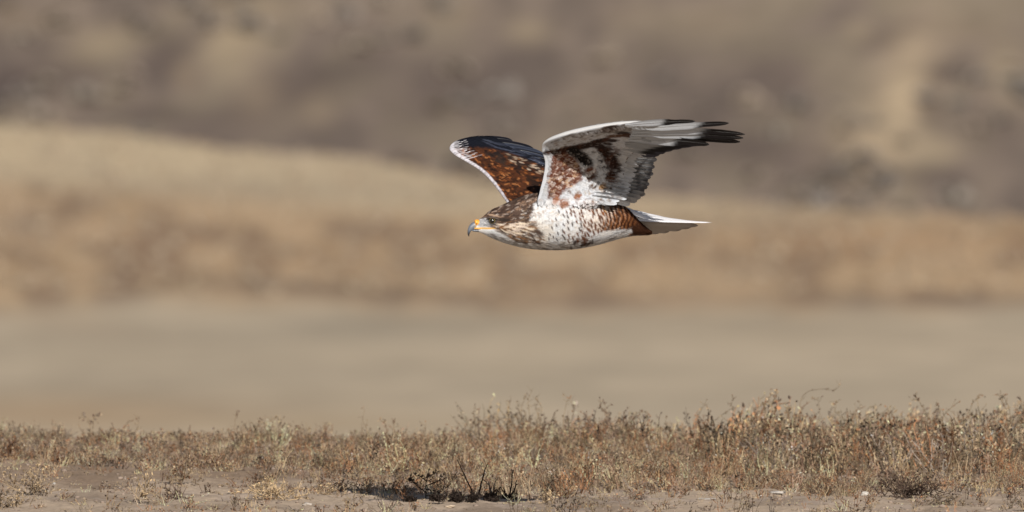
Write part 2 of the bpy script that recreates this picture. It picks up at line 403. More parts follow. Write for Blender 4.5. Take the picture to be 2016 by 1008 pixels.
# far shrubs
def bush(seed, n=70, col=(.19, .165, .145)):
    rg2 = np.random.RandomState(seed); v = Veg()
    for k in range(n):
        d = rv(rg2); d[2] = abs(d[2]); r = rg2.uniform(.55, 1.0)
        c = d * r * np.array([1, 1, .8]); dr = rv(rg2); w = np.cross(dr, rv(rg2)); w /= np.linalg.norm(w) + 1e-9
        v.leaf(c * .5, dr * .3, w * .22, np.array(col) * rg2.uniform(.7, 1.3))
    for k in range(7):
        d = rv(rg2); d[2] = abs(d[2]) + .4
        v.seg(np.array([0, 0, -.1]), d * .4, .02, .008, np.array([.1, .08, .07]))
    return v.arrays()
BU = [bush(k) for k in range(4)] + [bush(10 + k, 60, (.23, .195, .16)) for k in range(3)] + [bush(20 + k, 30, (.40, .32, .235)) for k in range(3)]
pts = []
while len(pts) < 1000:
    y = 430 + 130 * rg.rand()**1.8; x = rg.uniform(-.055, .055) * y
    if fbm(np.array(x * .25), np.array(y * .25), 3) < rg.uniform(.35, .62): continue
    pts.append((x, y, rg.uniform(.35, 1.0), rg.uniform(.7, 1.1), rg.randint(7)))
scatter('distant_shrubs', pts, 'grey brown sagebrush scattered over the far hillside', 'shrubs', M_SHRUB, BU)
pts = []
while len(pts) < 2600:
    y = rg.uniform(172, 262); x = rg.uniform(-.045, .045) * y
    px = 1008 + FPX * x / y
    if y > 5.03 * FPX / (float(crest_row(px)) + 400) + 2: continue
    pts.append((x, y, rg.uniform(.05, .13), rg.uniform(.8, 1.5), 7 + rg.randint(3)))
scatter('tall_dry_grass', pts, 'tall straw and orange grass clumps on the flat below the hill', 'grass', M_SHRUB, BU)

# ------------------------------------------------------------------ hawk
D0 = 38.65
K = D0 / FPX
hroot = bpy.data.objects.new('hawk', None); COL.objects.link(hroot)
HO = unproj(1120, 492, D0); hroot.location = HO
tag(hroot, 'brown and white hawk with raised wings gliding low above the dry weeds', 'hawk')
def hobj(name, V, F, mat, col, parent=None, kind=None, smooth=True, label=None):
    o = add_obj(name, make_mesh(name, np.asarray(V) - HO, F, mat, np.clip(col, .004, .85), smooth), parent or hroot)
    if kind: o['kind'] = kind
    if label: o['label'] = label
    return o

def inpoly(px, py, poly, soft=3.0):
    poly = np.array(poly, float); n = len(poly); ins = np.zeros(px.shape, bool); dmin = np.full(px.shape, 1e9)
    for i in range(n):
        x1, y1 = poly[i]; x2, y2 = poly[(i + 1) % n]
        c = (y1 > py) != (y2 > py)
        with np.errstate(divide='ignore', invalid='ignore'):
            xi = (x2 - x1) * (py - y1) / (y2 - y1 + 1e-12) + x1
        ins ^= c & (px < xi)
        dx, dy = x2 - x1, y2 - y1; t = np.clip(((px - x1) * dx + (py - y1) * dy) / (dx * dx + dy * dy + 1e-9), 0, 1)
        dmin = np.minimum(dmin, np.hypot(px - x1 - t * dx, py - y1 - t * dy))
    return sstep(-soft, soft, np.where(ins, dmin, -dmin))
def mk(C, px, py, cx, cy, l, w, ang, col, s=1.0, hard=2.0):
    a = R(ang); b = max(l, w) * 1.6
    m = (np.abs(px - cx) < b) & (np.abs(py - cy) < b)
    if not m.any(): return
    dx = px[m] - cx; dy = py[m] - cy
    u = (dx * math.cos(a) + dy * math.sin(a)) / l; v = (-dx * math.sin(a) + dy * math.cos(a)) / w
    k = np.clip((1.25 - np.sqrt(u * u + v * v)) * hard, 0, 1)[:, None] * s
    C[m] = C[m] * (1 - k) + np.array(col) * k
def marks(C, px, py, poly, n, l, w, ang, cols, rg, s=.9, jit=12, hard=2.0):
    poly = np.array(poly, float); x0, y0 = poly.min(0); x1, y1 = poly.max(0)
    X = rg.uniform(x0, x1, n * 4); Y = rg.uniform(y0, y1, n * 4); ok = inpoly(X, Y, poly, .5) > .5
    for x, y in list(zip(X[ok], Y[ok]))[:n]:
        a = ang(x, y) if callable(ang) else ang
        q = rg.uniform(.6, 1.3)
        mk(C, px, py, x, y, l * q, w * rg.uniform(.7, 1.3), a + rg.normal(0, jit), cols[rg.randint(len(cols))], s * rg.uniform(.7, 1), hard)

# body outline measured along the bird: (photo x, top, bottom, half width)
BT = np.array([
 (936, 440, 452, 4), (941, 434, 456, 7), (950, 427, 460, 11), (960, 418.5, 464.5, 17), (970, 412, 469, 21), (982, 407, 474, 25), (1000, 398.5, 480, 30), (1020, 389, 485.5, 36),
 (1040, 383, 489, 43), (1060, 380, 491, 49), (1080, 379, 492, 53), (1100, 380, 492, 55), (1120, 382, 491, 56), (1140, 385, 489, 55),
 (1160, 388, 485.5, 52), (1180, 391, 481, 48), (1200, 395, 475.5, 43), (1222, 401.5, 469.0, 35), (1238, 413, 465.5, 27), (1253, 429, 463.5, 18), (1268, 444, 463, 10), (1284, 455.5, 461.5, 3)], float)
def axis_d(px): return (px - 1170) * K * 0.27
def body_S(px, phi):
    t = herm(BT[:, 0], BT[:, 1:], px); top, bot, hw = t[..., 0], t[..., 1], t[..., 2]
    c = (top + bot) / 2; hh = (bot - top) / 2
    s, co = np.sin(phi), np.cos(phi)
    return unproj(px, c - hh * co, D0 + axis_d(px) - hw * K * s)
BROWN = lin(84, 68, 60); BLK = lin(48, 38, 34); WHT = np.array([.66, .685, .72]); CRM = lin(208, 198, 182); RUF = lin(128, 74, 36); RUFD = lin(84, 44, 22)
def flow(x, y):
    return np.interp(y, [385, 410, 435, 460, 485], [-38, -30, -8, 12, 14])
def paint_body(px, py):
    rg = np.random.RandomState(3)
    shp = px.shape; px = px.ravel(); py = py.ravel()
    C = np.ones((len(px), 3)) * WHT
    n = fbm(px * .12, py * .12, 3)
    C = blend(C, sstep(.4, .7, n) * .35, lin(214, 206, 200))
    C = blend(C, inpoly(px, py, [(1010, 455), (1060, 430), (1090, 450), (1080, 480), (1030, 480), (990, 466)], 10) * .5, CRM)
    PB = [(930, 440), (955, 405), (1000, 380), (1100, 350), (1320, 370), (1300, 392), (1180, 388), (1075, 392), (1050, 402), (1043, 430), (1036, 446), (1015, 456), (990, 457), (966, 448), (950, 440)]
    C = blend(C, inpoly(px, py, PB, 4), BROWN)
    C = blend(C, inpoly(px, py, [(975, 445), (1035, 440), (1030, 458), (1000, 464), (975, 458)], 5) * .6, lin(150, 130, 112))
    marks(C, px, py, PB, 330, 8, 1.6, flow, [lin(64, 50, 44), lin(52, 42, 38), lin(74, 56, 46)], rg, .9)
    marks(C, px, py, PB, 260, 5, .8, flow, [lin(176, 156, 142), lin(150, 124, 104), lin(172, 160, 152), lin(140, 112, 92)], rg, .8)
    marks(C, px, py, [(1030, 410), (1120, 400), (1180, 440), (1180, 484), (1060, 490), (1010, 475)], 320, 5, 1.0, flow, [lin(168, 158, 150), lin(178, 160, 138), lin(150, 142, 140), lin(232, 230, 228), lin(236, 234, 230)], rg, .5, 14)
    marks(C, px, py, [(960, 458), (1060, 480), (1180, 472), (1180, 490), (1060, 494), (960, 470)], 120, 7, 1.2, flow, [lin(140, 132, 126), lin(120, 112, 108)], rg, .6, 8)
    # neck side and cheek streaks
    marks(C, px, py, [(985, 440), (1040, 430), (1062, 445), (1070, 478), (1030, 480), (990, 462)], 260, 7, 1.4, flow, [lin(104, 84, 68), lin(132, 98, 70), lin(66, 54, 50), lin(84, 70, 62)], rg, .9)
    marks(C, px, py, [(980, 442), (1040, 436), (1050, 450), (1020, 462), (985, 456)], 40, 8, 1.3, flow, [lin(225, 210, 190), lin(205, 190, 178)], rg, .9)
    # breast ticks
    marks(C, px, py, [(1045, 410), (1090, 400), (1095, 440), (1060, 440)], 18, 3, 1.2, 60, [lin(120, 110, 104), lin(150, 120, 90)], rg, .7, 30)
    # barred flank
    PF = [(1130, 400), (1165, 392), (1215, 395), (1250, 408), (1285, 450), (1285, 464), (1240, 463), (1235, 454), (1175, 456), (1150, 448), (1136, 425)]
    ff = inpoly(px, py, PF, 6)
    dens = sstep(1120, 1235, px + (py - 420) * .5)
    C = blend(C, ff * (.1 + .5 * dens), lin(214, 186, 156)); C = blend(C, ff * sstep(1185, 1240, px + (py - 430) * .5) * .85, lin(150, 92, 48))
    ph = (px + 3.5 * np.sin(py * .22 + px * .05) + (py - 430) * .25 + 3 * fbm(px * .08, py * .1, 2)) / np.interp(px, [1130, 1240], [12, 8.6])
    st = np.sin(ph * 2 * math.pi) + (fbm(px * .35, py * .35, 2) - .5) * 1.2
    gx = 1084.0; col_i = 0
    while gx < 1275:
        f_ = min(1, max(0, (gx - 1090) / 130)); gy = 384 + (col_i % 2) * 5.5
        while gy < 484:
            x0 = gx + rg.normal(0, 1.2) + 4 * math.sin(gy * .09); y0 = gy + rg.normal(0, 1.2)
            edge_ = (y0 > 398 + max(0, 1130 - gx) * .35) and (y0 < 476 - max(0, gx - 1160) * .25)
            if edge_ and rg.rand() < .55 + .5 * f_:
                L_ = 3.8 + 3.4 * f_ * rg.uniform(.8, 1.2); W_ = 1.25 + 1.15 * f_
                cdk = [lin(60, 46, 40), lin(96, 54, 28), lin(78, 42, 20)][min(2, int(f_ * 2.2 + rg.rand() * .8))]
                mk(C, px, py, x0, y0, L_, W_, 68 + rg.normal(0, 8), cdk, .95)
                if f_ > .25: mk(C, px, py, x0 + 2, y0 - L_ * .9, 2.4, 1.2, 10, cdk, .6)
            gy += 11 - 1.5 * f_
        gx += 8.2 - 1.4 * f_; col_i += 1
    C = blend(C, ff * sstep(1196, 1256, px + (py - 430) * .9) * .75, lin(70, 38, 18))
    bx = px + 3.0 * np.sin(py * .16 + px * .03) + 5 * (fbm(px * .09, py * .12, 2) - .5)
    reg = ff * sstep(1176, 1212, px + (py - 425) * .4); wv = np.sin(bx * 2 * math.pi / 8.2) + 1.6 * (fbm(px * .3, py * .3, 2) - .5)
    C = blend(C, reg * sstep(-.1, .5, wv) * .9, lin(50, 26, 13)); C = blend(C, reg * sstep(.35, .9, -wv) * .55 * sstep(1262, 1225, px), lin(160, 108, 68))
    C = blend(C, inpoly(px, py, [(1240, 446), (1262, 440), (1290, 452), (1284, 464), (1246, 463)], 3), lin(50, 28, 16))
    marks(C, px, py, [(1135, 398), (1200, 394), (1200, 420), (1150, 425)], 12, 5, 1.6, 66, [RUF, RUFD, lin(200, 160, 116)], rg, .9, 14)
    mk(C, px, py, 1110, 403, 9, 7, -15, lin(136, 84, 52), .8); mk(C, px, py, 1094, 394, 8, 5, -60, lin(140, 92, 66), .7)
    # pale tucked leg feathering
    PL = [(1150, 480), (1172, 463), (1188, 456), (1228, 452), (1243, 452), (1245, 458), (1215, 470), (1180, 484), (1150, 492)]
    C = blend(C, inpoly(px, py, PL, 2), lin(206, 208, 212))
    marks(C, px, py, PL, 22, 14, 1.2, -14, [lin(130, 128, 130), lin(230, 226, 222), lin(110, 100, 96)], rg, .7, 6)
    marks(C, px, py, [(1120, 478), (1150, 470), (1170, 474), (1150, 490), (1125, 490)], 20, 5, 2, -60, [lin(96, 62, 44), lin(60, 44, 38)], rg, .9, 20)
    # dark chin line and face
    C = blend(C, inpoly(px, py, [(936, 443), (945, 432), (956, 429), (964, 433), (970, 441), (960, 446), (945, 447)], 3), lin(150, 151, 154))
    marks(C, px, py, [(944, 432), (966, 428), (975, 440), (960, 448), (946, 448)], 30, 4, .7, 20, [lin(120, 122, 128), lin(90, 88, 90), lin(205, 206, 208)], rg, .7, 30)
    mk(C, px, py, 970, 429.5, 13, 2.0, 8, lin(52, 46, 44), .95)
    mk(C, px, py, 972, 424, 12, 1.6, 10, lin(176, 150, 128), .8)
    mk(C, px, py, 969, 435, 9.5, 7.5, 0, lin(58, 54, 54), .95)
    mk(C, px, py, 992, 433, 14, 3.6, 4, lin(50, 42, 38), .95)
    mk(C, px, py, 956, 449.5, 19, 1.9, 1, lin(214, 166, 84), .95)
    mk(C, px, py, 965, 455.5, 16, 2.6, 12, lin(210, 214, 216), .85)
    mk(C, px, py, 985, 463, 18, 3.2, 18, lin(205, 208, 212), .7)
    mk(C, px, py, 990, 458, 16, 1.4, 14, lin(96, 88, 84), .8)
    return C.reshape(shp + (3,))
NU, NP = 260, 150
bu = np.linspace(936, 1284, NU)[:, None].repeat(NP, 1); bp_ = np.linspace(0, 2 * math.pi, NP, endpoint=False)[None].repeat(NU, 0)
BP = body_S(bu, bp_); qx, qy = proj(BP)
Fb = grid_faces(NU, NP, 0, True)
body = hobj('body', BP.reshape(-1, 3), Fb, M_DOWN, paint_body(qx, qy).reshape(-1, 3))

def vane(base, dirv, wdir, nrm, L, Wd, lift, nl=7, nw=3, round_=.5):
    """batched small feathers; base,dirv,wdir,nrm (n,3); L,Wd,lift (n,) -> V (n, nl*nw, 3), faces"""
    t = np.linspace(0, 1, nl); w = np.linspace(-1, 1, nw)
    prof = np.where(t < .3, .55 + .45 * t / .3, np.sqrt(np.clip(1 - ((t - .3) / .72)**2.2, .02, 1)))
    T, Wn = np.meshgrid(t, w, indexing='ij')
    Pn = Wn * prof[:, None]
    hz = T * 1.0 - .35 * Wn**2
    V = base[:, None] + dirv[:, None] * (L[:, None] * T.ravel())[..., None] + wdir[:, None] * (Wd[:, None] * .5 * Pn.ravel())[..., None] + nrm[:, None] * (lift[:, None] * hz.ravel())[..., None]
    F = grid_faces(nl, nw); n = len(base)
    FF = (F[None] + (np.arange(n) * nl * nw)[:, None, None]).reshape(-1, 4)
    return V.reshape(-1, 3), FF

def surf_feathers(Sf, a, b, da, db, dira, dirb, L, Wd, lift, flip=1, rg=None, jit=.12):
    """place feathers on surface Sf(a,b) pointing along (dira,dirb)"""
    P = Sf(a, b); e = 1e-3
    Ta = (Sf(a + da * e, b) - P); Tb = (Sf(a, b + db * e) - P)
    nrm = np.cross(Ta, Tb); nrm /= np.linalg.norm(nrm, axis=1)[:, None] + 1e-15; nrm *= flip
    d = Ta * np.asarray(dira)[..., None] + Tb * np.asarray(dirb)[..., None]; d /= np.linalg.norm(d, axis=1)[:, None] + 1e-15
    w = np.cross(nrm, d); ang = rg.normal(0, jit, len(a)); d2 = d * np.cos(ang)[:, None] + w * np.sin(ang)[:, None]; w = np.cross(nrm, d2)
    return vane(P - nrm * .0004, d2, w, nrm, L, Wd, lift)

rg = np.random.RandomState(21)
# body plumage in overlapping rows (finer on the head)
A, B = [], []
x = 948.0; r_ = 0
while x < 1272:
    t = herm(BT[:, 0], BT[:, 1:], np.array([x]))[0]; circ = math.pi * ((t[1] - t[0]) / 2 + t[2]) 
    step = 3.4 if x < 1000 else 5.2
    n = max(6, int(circ / step))
    for k in range(n):
        A.append(x + rg.uniform(-1, 1)); B.append((k + .5 * (r_ % 2)) / n * 2 * math.pi + rg.uniform(-.02, .02))
    x += 2.8 if x < 1000 else 4.6; r_ += 1
A = np.array(A); B = np.array(B)
sz = np.interp(A, [945, 1000, 1060, 1250], [.45, .62, 1.0, 1.1])
# keep the eye and bill free
PA = body_S(A, B); ax, ay = proj(PA)
keep = ~((np.hypot(ax - 967, (ay - 435)) < 9) | (ax < 958) | ((ax < 976) & (np.abs(ay - 449) < 5)))
A, B, sz = A[keep], B[keep], sz[keep]
V, F = surf_feathers(body_S, A, B, 1.0, .02, 1.0, 0.0, 12 * K * sz * rg.uniform(.8, 1.3, len(A)), 6.5 * K * sz, .0014 * sz * rg.uniform(.5, 1.6, len(A)), 1, rg)
qx, qy = proj(V)
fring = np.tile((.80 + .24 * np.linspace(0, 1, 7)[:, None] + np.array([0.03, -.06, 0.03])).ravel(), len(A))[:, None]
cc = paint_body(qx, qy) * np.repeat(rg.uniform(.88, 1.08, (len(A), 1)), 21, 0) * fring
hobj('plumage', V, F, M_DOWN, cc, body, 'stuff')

# wings
def make_S(ST, th, dors):
    """ST rows: u, Lx,Ly,Ld, Tx,Ty,Td. Returns S(u, v) with v 0..1 leading->trailing on side +1 dorsal / -1 ventral"""
    ST = np.array(ST, float); U = ST[:, 0]
    Lp = unproj(ST[:, 1], ST[:, 2], D0 + ST[:, 3]); Tp = unproj(ST[:, 4], ST[:, 5], D0 + ST[:, 6])
    def Sx(u, v, side):
        L = herm(U, Lp, u); T = herm(U, Tp, u); e = .01
        dL = herm(U, Lp, np.minimum(u + e, 1)) - herm(U, Lp, np.maximum(u - e, 0)); dT = herm(U, Tp, np.minimum(u + e, 1)) - herm(U, Tp, np.maximum(u - e, 0))
        ch = T - L; c = np.linalg.norm(ch, axis=-1)[..., None]
        N = np.cross(dL * .65 + dT * .35, ch); N /= np.linalg.norm(N, axis=-1)[..., None] + 1e-12; N *= dors
        vv = np.asarray(v)[..., None]
        thk = np.interp(u, th[0], th[1])[..., None]
        prof = np.sqrt(np.clip(vv, 0, 1)) * np.clip(1 - vv, 0, 1)**1.9 * 2.0
        camber = .055 * c * np.sin(math.pi * np.clip(vv, 0, 1)**.8)
        return L + ch * vv + N * (camber + thk * prof * (1.0 if side > 0 else -.9))
    return Sx
def wing_mesh(Sx, paint, name, nu=150, nv=90, flip=False):
    u = np.linspace(0, 1, nu); v = np.linspace(0, 1, nv)**1.5
    Ug, Vg = np.meshgrid(u, v, indexing='ij')
    Pd = Sx(Ug, Vg, 1); Pv = Sx(Ug, Vg[:, ::-1], -1)
    P = np.concatenate([Pd, Pv[:, 1:-1]], 1); side = np.concatenate([np.ones(nv), -np.ones(nv - 2)])[None].repeat(nu, 0)
    vv = np.concatenate([Vg, Vg[:, ::-1][:, 1:-1]], 1); uu = np.repeat(u[:, None], P.shape[1], 1)
    qx, qy = proj(P); C = paint(qx, qy, uu, vv, side)
    F = grid_faces(nu, P.shape[1], 0, True)
    if flip: F = F[:, ::-1]
    return P.reshape(-1, 3), F, C.reshape(-1, 3)

def flight(name, b, c, t, wpx, wdir, colf, parent, lift=0.0, nl=26, nw=7, seed=0, tipw=.55, camber=.12, emarg=None):
    """one long feather along a bent shaft b -> c -> t (px,py,depth)"""
    b, c, t = (unproj(p[0], p[1], D0 + p[2]) for p in (b, c, t))
    s = np.linspace(0, 1, nl)[:, None]
    P = b * (1 - s)**2 + 2 * c * s * (1 - s) + t * s * s
    T = np.gradient(P, axis=0); T /= np.linalg.norm(T, axis=1)[:, None]
    wd = np.array(wdir, float); wd = wd[None] - T * (T @ wd)[:, None]; wd /= np.linalg.norm(wd, axis=1)[:, None]
    N = np.cross(T, wd)
    w = np.linspace(-1, 1, nw)
    s1 = s[:, 0]; prof = np.minimum(1, .35 + s1 * 2.2) * np.where(s1 > tipw, np.sqrt(np.clip(1 - ((s1 - tipw) / (1.003 - tipw))**2.6, 0, 1)), 1)
    if emarg: prof = prof * (1 - emarg[1] * sstep(emarg[0] - .06, emarg[0] + .1, s1))
    rgf = np.random.RandomState(seed)
    V = []; CC = []; 
    for j, wj in enumerate(w):
        off = prof * wj * wpx * K * .5 * (1 + .05 * rgf.rand(nl) * (abs(wj) > .9))
        V.append(P + wd * off[:, None] + N * (camber * wpx * K * (1 - wj * wj) * prof + lift)[:, None])
        CC.append(colf(s1, np.full(nl, wj)))
    V = np.stack(V, 1); CC = np.stack(CC, 1)
    F = grid_faces(nl, nw)
    # shaft as a thin raised ridge
    nk = 5; ang = np.linspace(0, 2 * math.pi, nk, endpoint=False)
    rr = (.0011 * (1 - .85 * s1))[:, None, None]
    ring = P[:, None] + N[:, None] * (camber * wpx * K * prof + lift)[:, None, None] + rr * (np.cos(ang)[None, :, None] * N[:, None] + np.sin(ang)[None, :, None] * wd[:, None])
    Fs = grid_faces(nl, nk, nl * nw, True)
    Cs = np.repeat((CC[:, nw // 2] * .6 + .12)[:, None], nk, 1)
    return hobj(name, np.concatenate([V.reshape(-1, 3), ring.reshape(-1, 3)]), np.concatenate([F, Fs]), M_QUILL, np.concatenate([CC.reshape(-1, 3), Cs.reshape(-1, 3)]), parent)

# near wing, seen from below
NS = [(0.00, 1064, 424, -.060, 1165, 420, -.040), (0.05, 1058, 402, -.082, 1182, 402, -.058), (0.12, 1062, 380, -.091, 1205, 390, -.052), (0.22, 1070, 348, -.100, 1220, 368, -.045), (0.34, 1073, 318, -.112, 1228, 342, -.045),
      (0.44, 1067, 295, -.128, 1232, 322, -.055), (0.52, 1071, 281, -.145, 1238, 309, -.068), (0.60, 1098, 269, -.175, 1250, 300, -.095), (0.70, 1145, 257, -.212, 1275, 292, -.130),
      (0.80, 1192, 248, -.250, 1300, 284, -.180), (0.90, 1240, 242, -.285, 1325, 276, -.235), (1.00, 1290, 240, -.315, 1345, 262, -.290)]
Snear = make_S(NS, ([0, .1, .3, .45, .55, .7, .85, 1], [.013, .012, .010, .013, .019, .020, .016, .005]), 1)
DWB = lin(38, 24, 18); DWBL = lin(20, 17, 17)
def paint_near(px, py, u, v, side):
    rg = np.random.RandomState(8); shp = px.shape; px = px.ravel(); py = py.ravel()
    C = np.ones((len(px), 3)) * lin(188, 193, 201)
    n = fbm(px * .15, py * .15, 3); C = blend(C, sstep(.45, .7, n) * .3, lin(188, 186, 184))
    PR = [(1086, 306), (1112, 298), (1132, 310), (1143, 332), (1146, 356), (1126, 368), (1110, 378), (1096, 390), (1078, 392), (1079, 360), (1084, 330)]
    rf = inpoly(px, py, PR, 4)
    C = blend(C, rf * .97, lin(92, 47, 26))
    sw = np.sin((py + 3 * np.sin(px * .22) + 2 * fbm(px * .2, py * .2, 2)) * 2 * math.pi / 8.2)
    C = blend(C, rf * sstep(.25, .85, sw) * sstep(.35, .6, fbm(px * .13 + 7, py * .13, 2)) * .9, lin(196, 178, 168))
    marks(C, px, py, PR, 50, 6, 2.2, -8, [lin(92, 46, 24), lin(70, 36, 20)], rg, .9, 12)
    marks(C, px, py, PR, 34, 4.5, 1.4, -10, [lin(216, 206, 202), lin(190, 160, 130)], rg, .85, 15)
    # dark line behind the leading edge of the hand
    for a in np.linspace(0, 1, 26):
        x = 1076 + 118 * a; y = np.interp(x, [1076, 1100, 1130, 1160, 1194], [302, 299, 292, 285, 274]) 
        mk(C, px, py, x, y + rg.normal(0, 1), 9, 3.8 + 2 * math.sin(a * 3), -14, DWB if rg.rand() < .6 else lin(66, 36, 22), .9)
    for b in [(1143, 308, 22, 8.5, 34, DWBL), (1152, 318, 15, 7, 32, DWBL), (1128, 299, 13, 6, 10, DWBL), (1176, 287, 16, 5, 10, DWB), (1188, 298, 13, 7, 45, DWB), (1199, 308, 12, 7, 40, DWB), (1206, 318, 10, 7, 20, lin(62, 34, 24)),
              (1207, 328, 11, 5.5, -8, lin(48, 30, 24)), (1204, 344, 9, 7, -10, lin(66, 40, 28)), (1202, 353, 9, 5, -10, lin(82, 52, 32)), (1162, 338, 11, 6, -5, lin(96, 54, 32)), (1164, 351, 10, 4.5, -12, lin(70, 40, 26)),
              (1137, 388, 6.5, 5.5, 0, lin(132, 84, 56)), (1110, 402, 10, 7, -15, lin(136, 84, 52)), (1094, 396, 9, 5, -60, lin(140, 92, 66)),
              (1186, 369, 8, 5, -20, lin(120, 92, 60)), (1172, 368, 9, 1.8, -45, lin(60, 48, 40)), (1165, 366, 8, 1.6, -55, lin(70, 50, 40)), (1190, 377, 8, 2, -50, lin(60, 50, 48)), (1200, 374, 8, 2, -50, lin(60, 50, 48)),
              (1182, 300, 4, 2.5, 0, DWB), (1183, 318, 4, 3, 0, lin(50, 50, 62)), (1190, 330, 8, 1.6, -10, lin(56, 52, 56)),
              (1203, 252, 15, 4.8, -4, DWB), (1196, 257, 10, 4, 10, lin(86, 74, 70)), (1225, 262, 14, 3, 4, DWB), (1238, 267, 16, 3, 2, lin(70, 44, 30)), (1210, 268, 15, 2.6, -2, lin(84, 56, 36)), (1205, 277, 10, 2.6, -3, DWB), (1196, 283, 9, 2.4, 8, DWB)]:
        mk(C, px, py, b[0], b[1], b[2] * 1.15, b[3] * 1.3, b[4], b[5], .97)
    marks(C, px, py, [(1080, 285), (1120, 268), (1160, 258), (1200, 250), (1195, 268), (1140, 282), (1085, 298)], 34, 4.5, 1.3, -18, [lin(110, 98, 92), lin(70, 52, 44), lin(150, 140, 132)], rg, .8, 12)
    marks(C, px, py, [(1085, 280), (1120, 264), (1200, 247), (1260, 242), (1255, 256), (1200, 262), (1130, 278)], 60, 6, 1.6, -16, [lin(120, 116, 114), lin(150, 146, 142), lin(96, 84, 78)], rg, .75, 8)
    marks(C, px, py, [(1140, 320), (1175, 330), (1158, 365), (1148, 350)], 22, 4, 1.1, -55, [lin(90, 80, 78), lin(235, 235, 235)], rg, .9, 15)
    marks(C, px, py, [(1160, 360), (1225, 372), (1225, 395), (1175, 385)], 22, 6, 1.3, 10, [lin(100, 92, 88), lin(170, 160, 150), lin(80, 60, 46)], rg, .8, 20)
    marks(C, px, py, [(1150, 300), (1225, 300), (1228, 372), (1170, 360)], 60, 5, 1.6, 10, [lin(70, 62, 62), lin(120, 114, 112), lin(52, 40, 36)], rg, .7, 25)
    marks(C, px, py, [(1168, 280), (1215, 290), (1222, 330), (1214, 362), (1196, 350), (1190, 310)], 46, 6, 2.8, 15, [DWB, lin(64, 38, 28), lin(46, 36, 34)], rg, .9, 25)
    marks(C, px, py, [(1120, 380), (1165, 372), (1215, 380), (1200, 398), (1150, 398)], 24, 5, 1.6, 30, [lin(96, 70, 52), lin(80, 62, 52), lin(140, 120, 100)], rg, .8, 30)
    C = C.reshape(shp + (3,))
    # upper side is brown with pale edges
    top = np.ones_like(C) * lin(92, 66, 50); top = blend(top, sstep(.5, .6, fbm(u * 40, v * 25, 3)), lin(60, 44, 38))
    top = blend(top, sstep(.10, .02, v), lin(205, 205, 205))
    return np.where((side > 0)[..., None], top, C)
V, F, C_ = wing_mesh(Snear, paint_near, 'wing')
wing_n = hobj('wing', V, F, M_DOWN, C_, None, label='near wing showing its mottled white and rust underside')
# rows of covert feathers beneath and above
def coverts(Sx, side, paint, parent, v0=.07, vmax=.92, du=.012, dv=.05, L=11, Wd=7, seed=1, flip=1, lift=.0012):
    rg = np.random.RandomState(seed); U_, V_ = [], []
    for r_, v in enumerate(np.arange(v0, vmax, dv)):
        for k, u in enumerate(np.arange(.01 + (r_ % 2) * du / 2, .99, du)):
            U_.append(u + rg.normal(0, du * .15)); V_.append(v + rg.normal(0, dv * .15))
    U_ = np.clip(np.array(U_), 0.005, .99); V_ = np.clip(np.array(V_), .02, .95)
    f = lambda a, b: Sx(a, b, side)
    Vx, Fx = surf_feathers(f, U_, V_, .5, .5, 0.0, 1.0, L * K * rg.uniform(.8, 1.3, len(U_)), Wd * K * np.ones(len(U_)), lift * rg.uniform(.4, 1.5, len(U_)), flip, rg, .15)
    qx, qy = proj(Vx)
    c = paint(qx, qy, np.repeat(U_, 21), np.repeat(V_, 21), np.full(len(qx), side))
    mid = np.repeat(c.reshape(-1, 21, 3)[:, 12:13], 21, 1).reshape(-1, 3)
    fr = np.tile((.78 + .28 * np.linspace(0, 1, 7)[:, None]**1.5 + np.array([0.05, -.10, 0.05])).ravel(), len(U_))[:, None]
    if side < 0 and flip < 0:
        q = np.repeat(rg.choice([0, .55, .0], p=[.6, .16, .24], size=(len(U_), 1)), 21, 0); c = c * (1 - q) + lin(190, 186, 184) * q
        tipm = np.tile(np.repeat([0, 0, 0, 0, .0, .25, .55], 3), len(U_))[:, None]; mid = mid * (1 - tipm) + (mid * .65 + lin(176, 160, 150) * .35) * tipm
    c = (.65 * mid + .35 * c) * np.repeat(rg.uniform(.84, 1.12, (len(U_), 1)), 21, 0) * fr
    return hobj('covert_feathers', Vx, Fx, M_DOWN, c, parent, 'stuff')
coverts(Snear, -1, paint_near, wing_n, seed=2, flip=-1, v0=.015, dv=.042, L=10, Wd=6.2)
rgc = np.random.RandomState(77)
U_ = rgc.uniform(.035, .10, 150); V_ = rgc.uniform(.03, .9, 150)
Vx, Fx = surf_feathers(lambda a, b_: Snear(a, b_, -1), U_, V_, .5, .5, rgc.uniform(-.9, -.3, 150), .55, 15 * K * rgc.uniform(.7, 1.3, 150), 7 * K * np.ones(150), .003 * rgc.uniform(.5, 1.5, 150), -1, rgc, .25)
qx, qy = proj(Vx); c_ = paint_near(qx, qy, np.repeat(U_, 21), np.repeat(V_, 21), np.full(len(qx), -1.)) * .5 + .5 * paint_body(qx, qy)
hobj('axillary_feathers', Vx, Fx, M_DOWN, c_ * np.repeat(rgc.uniform(.85, 1.05, (150, 1)), 21, 0), wing_n, 'stuff')
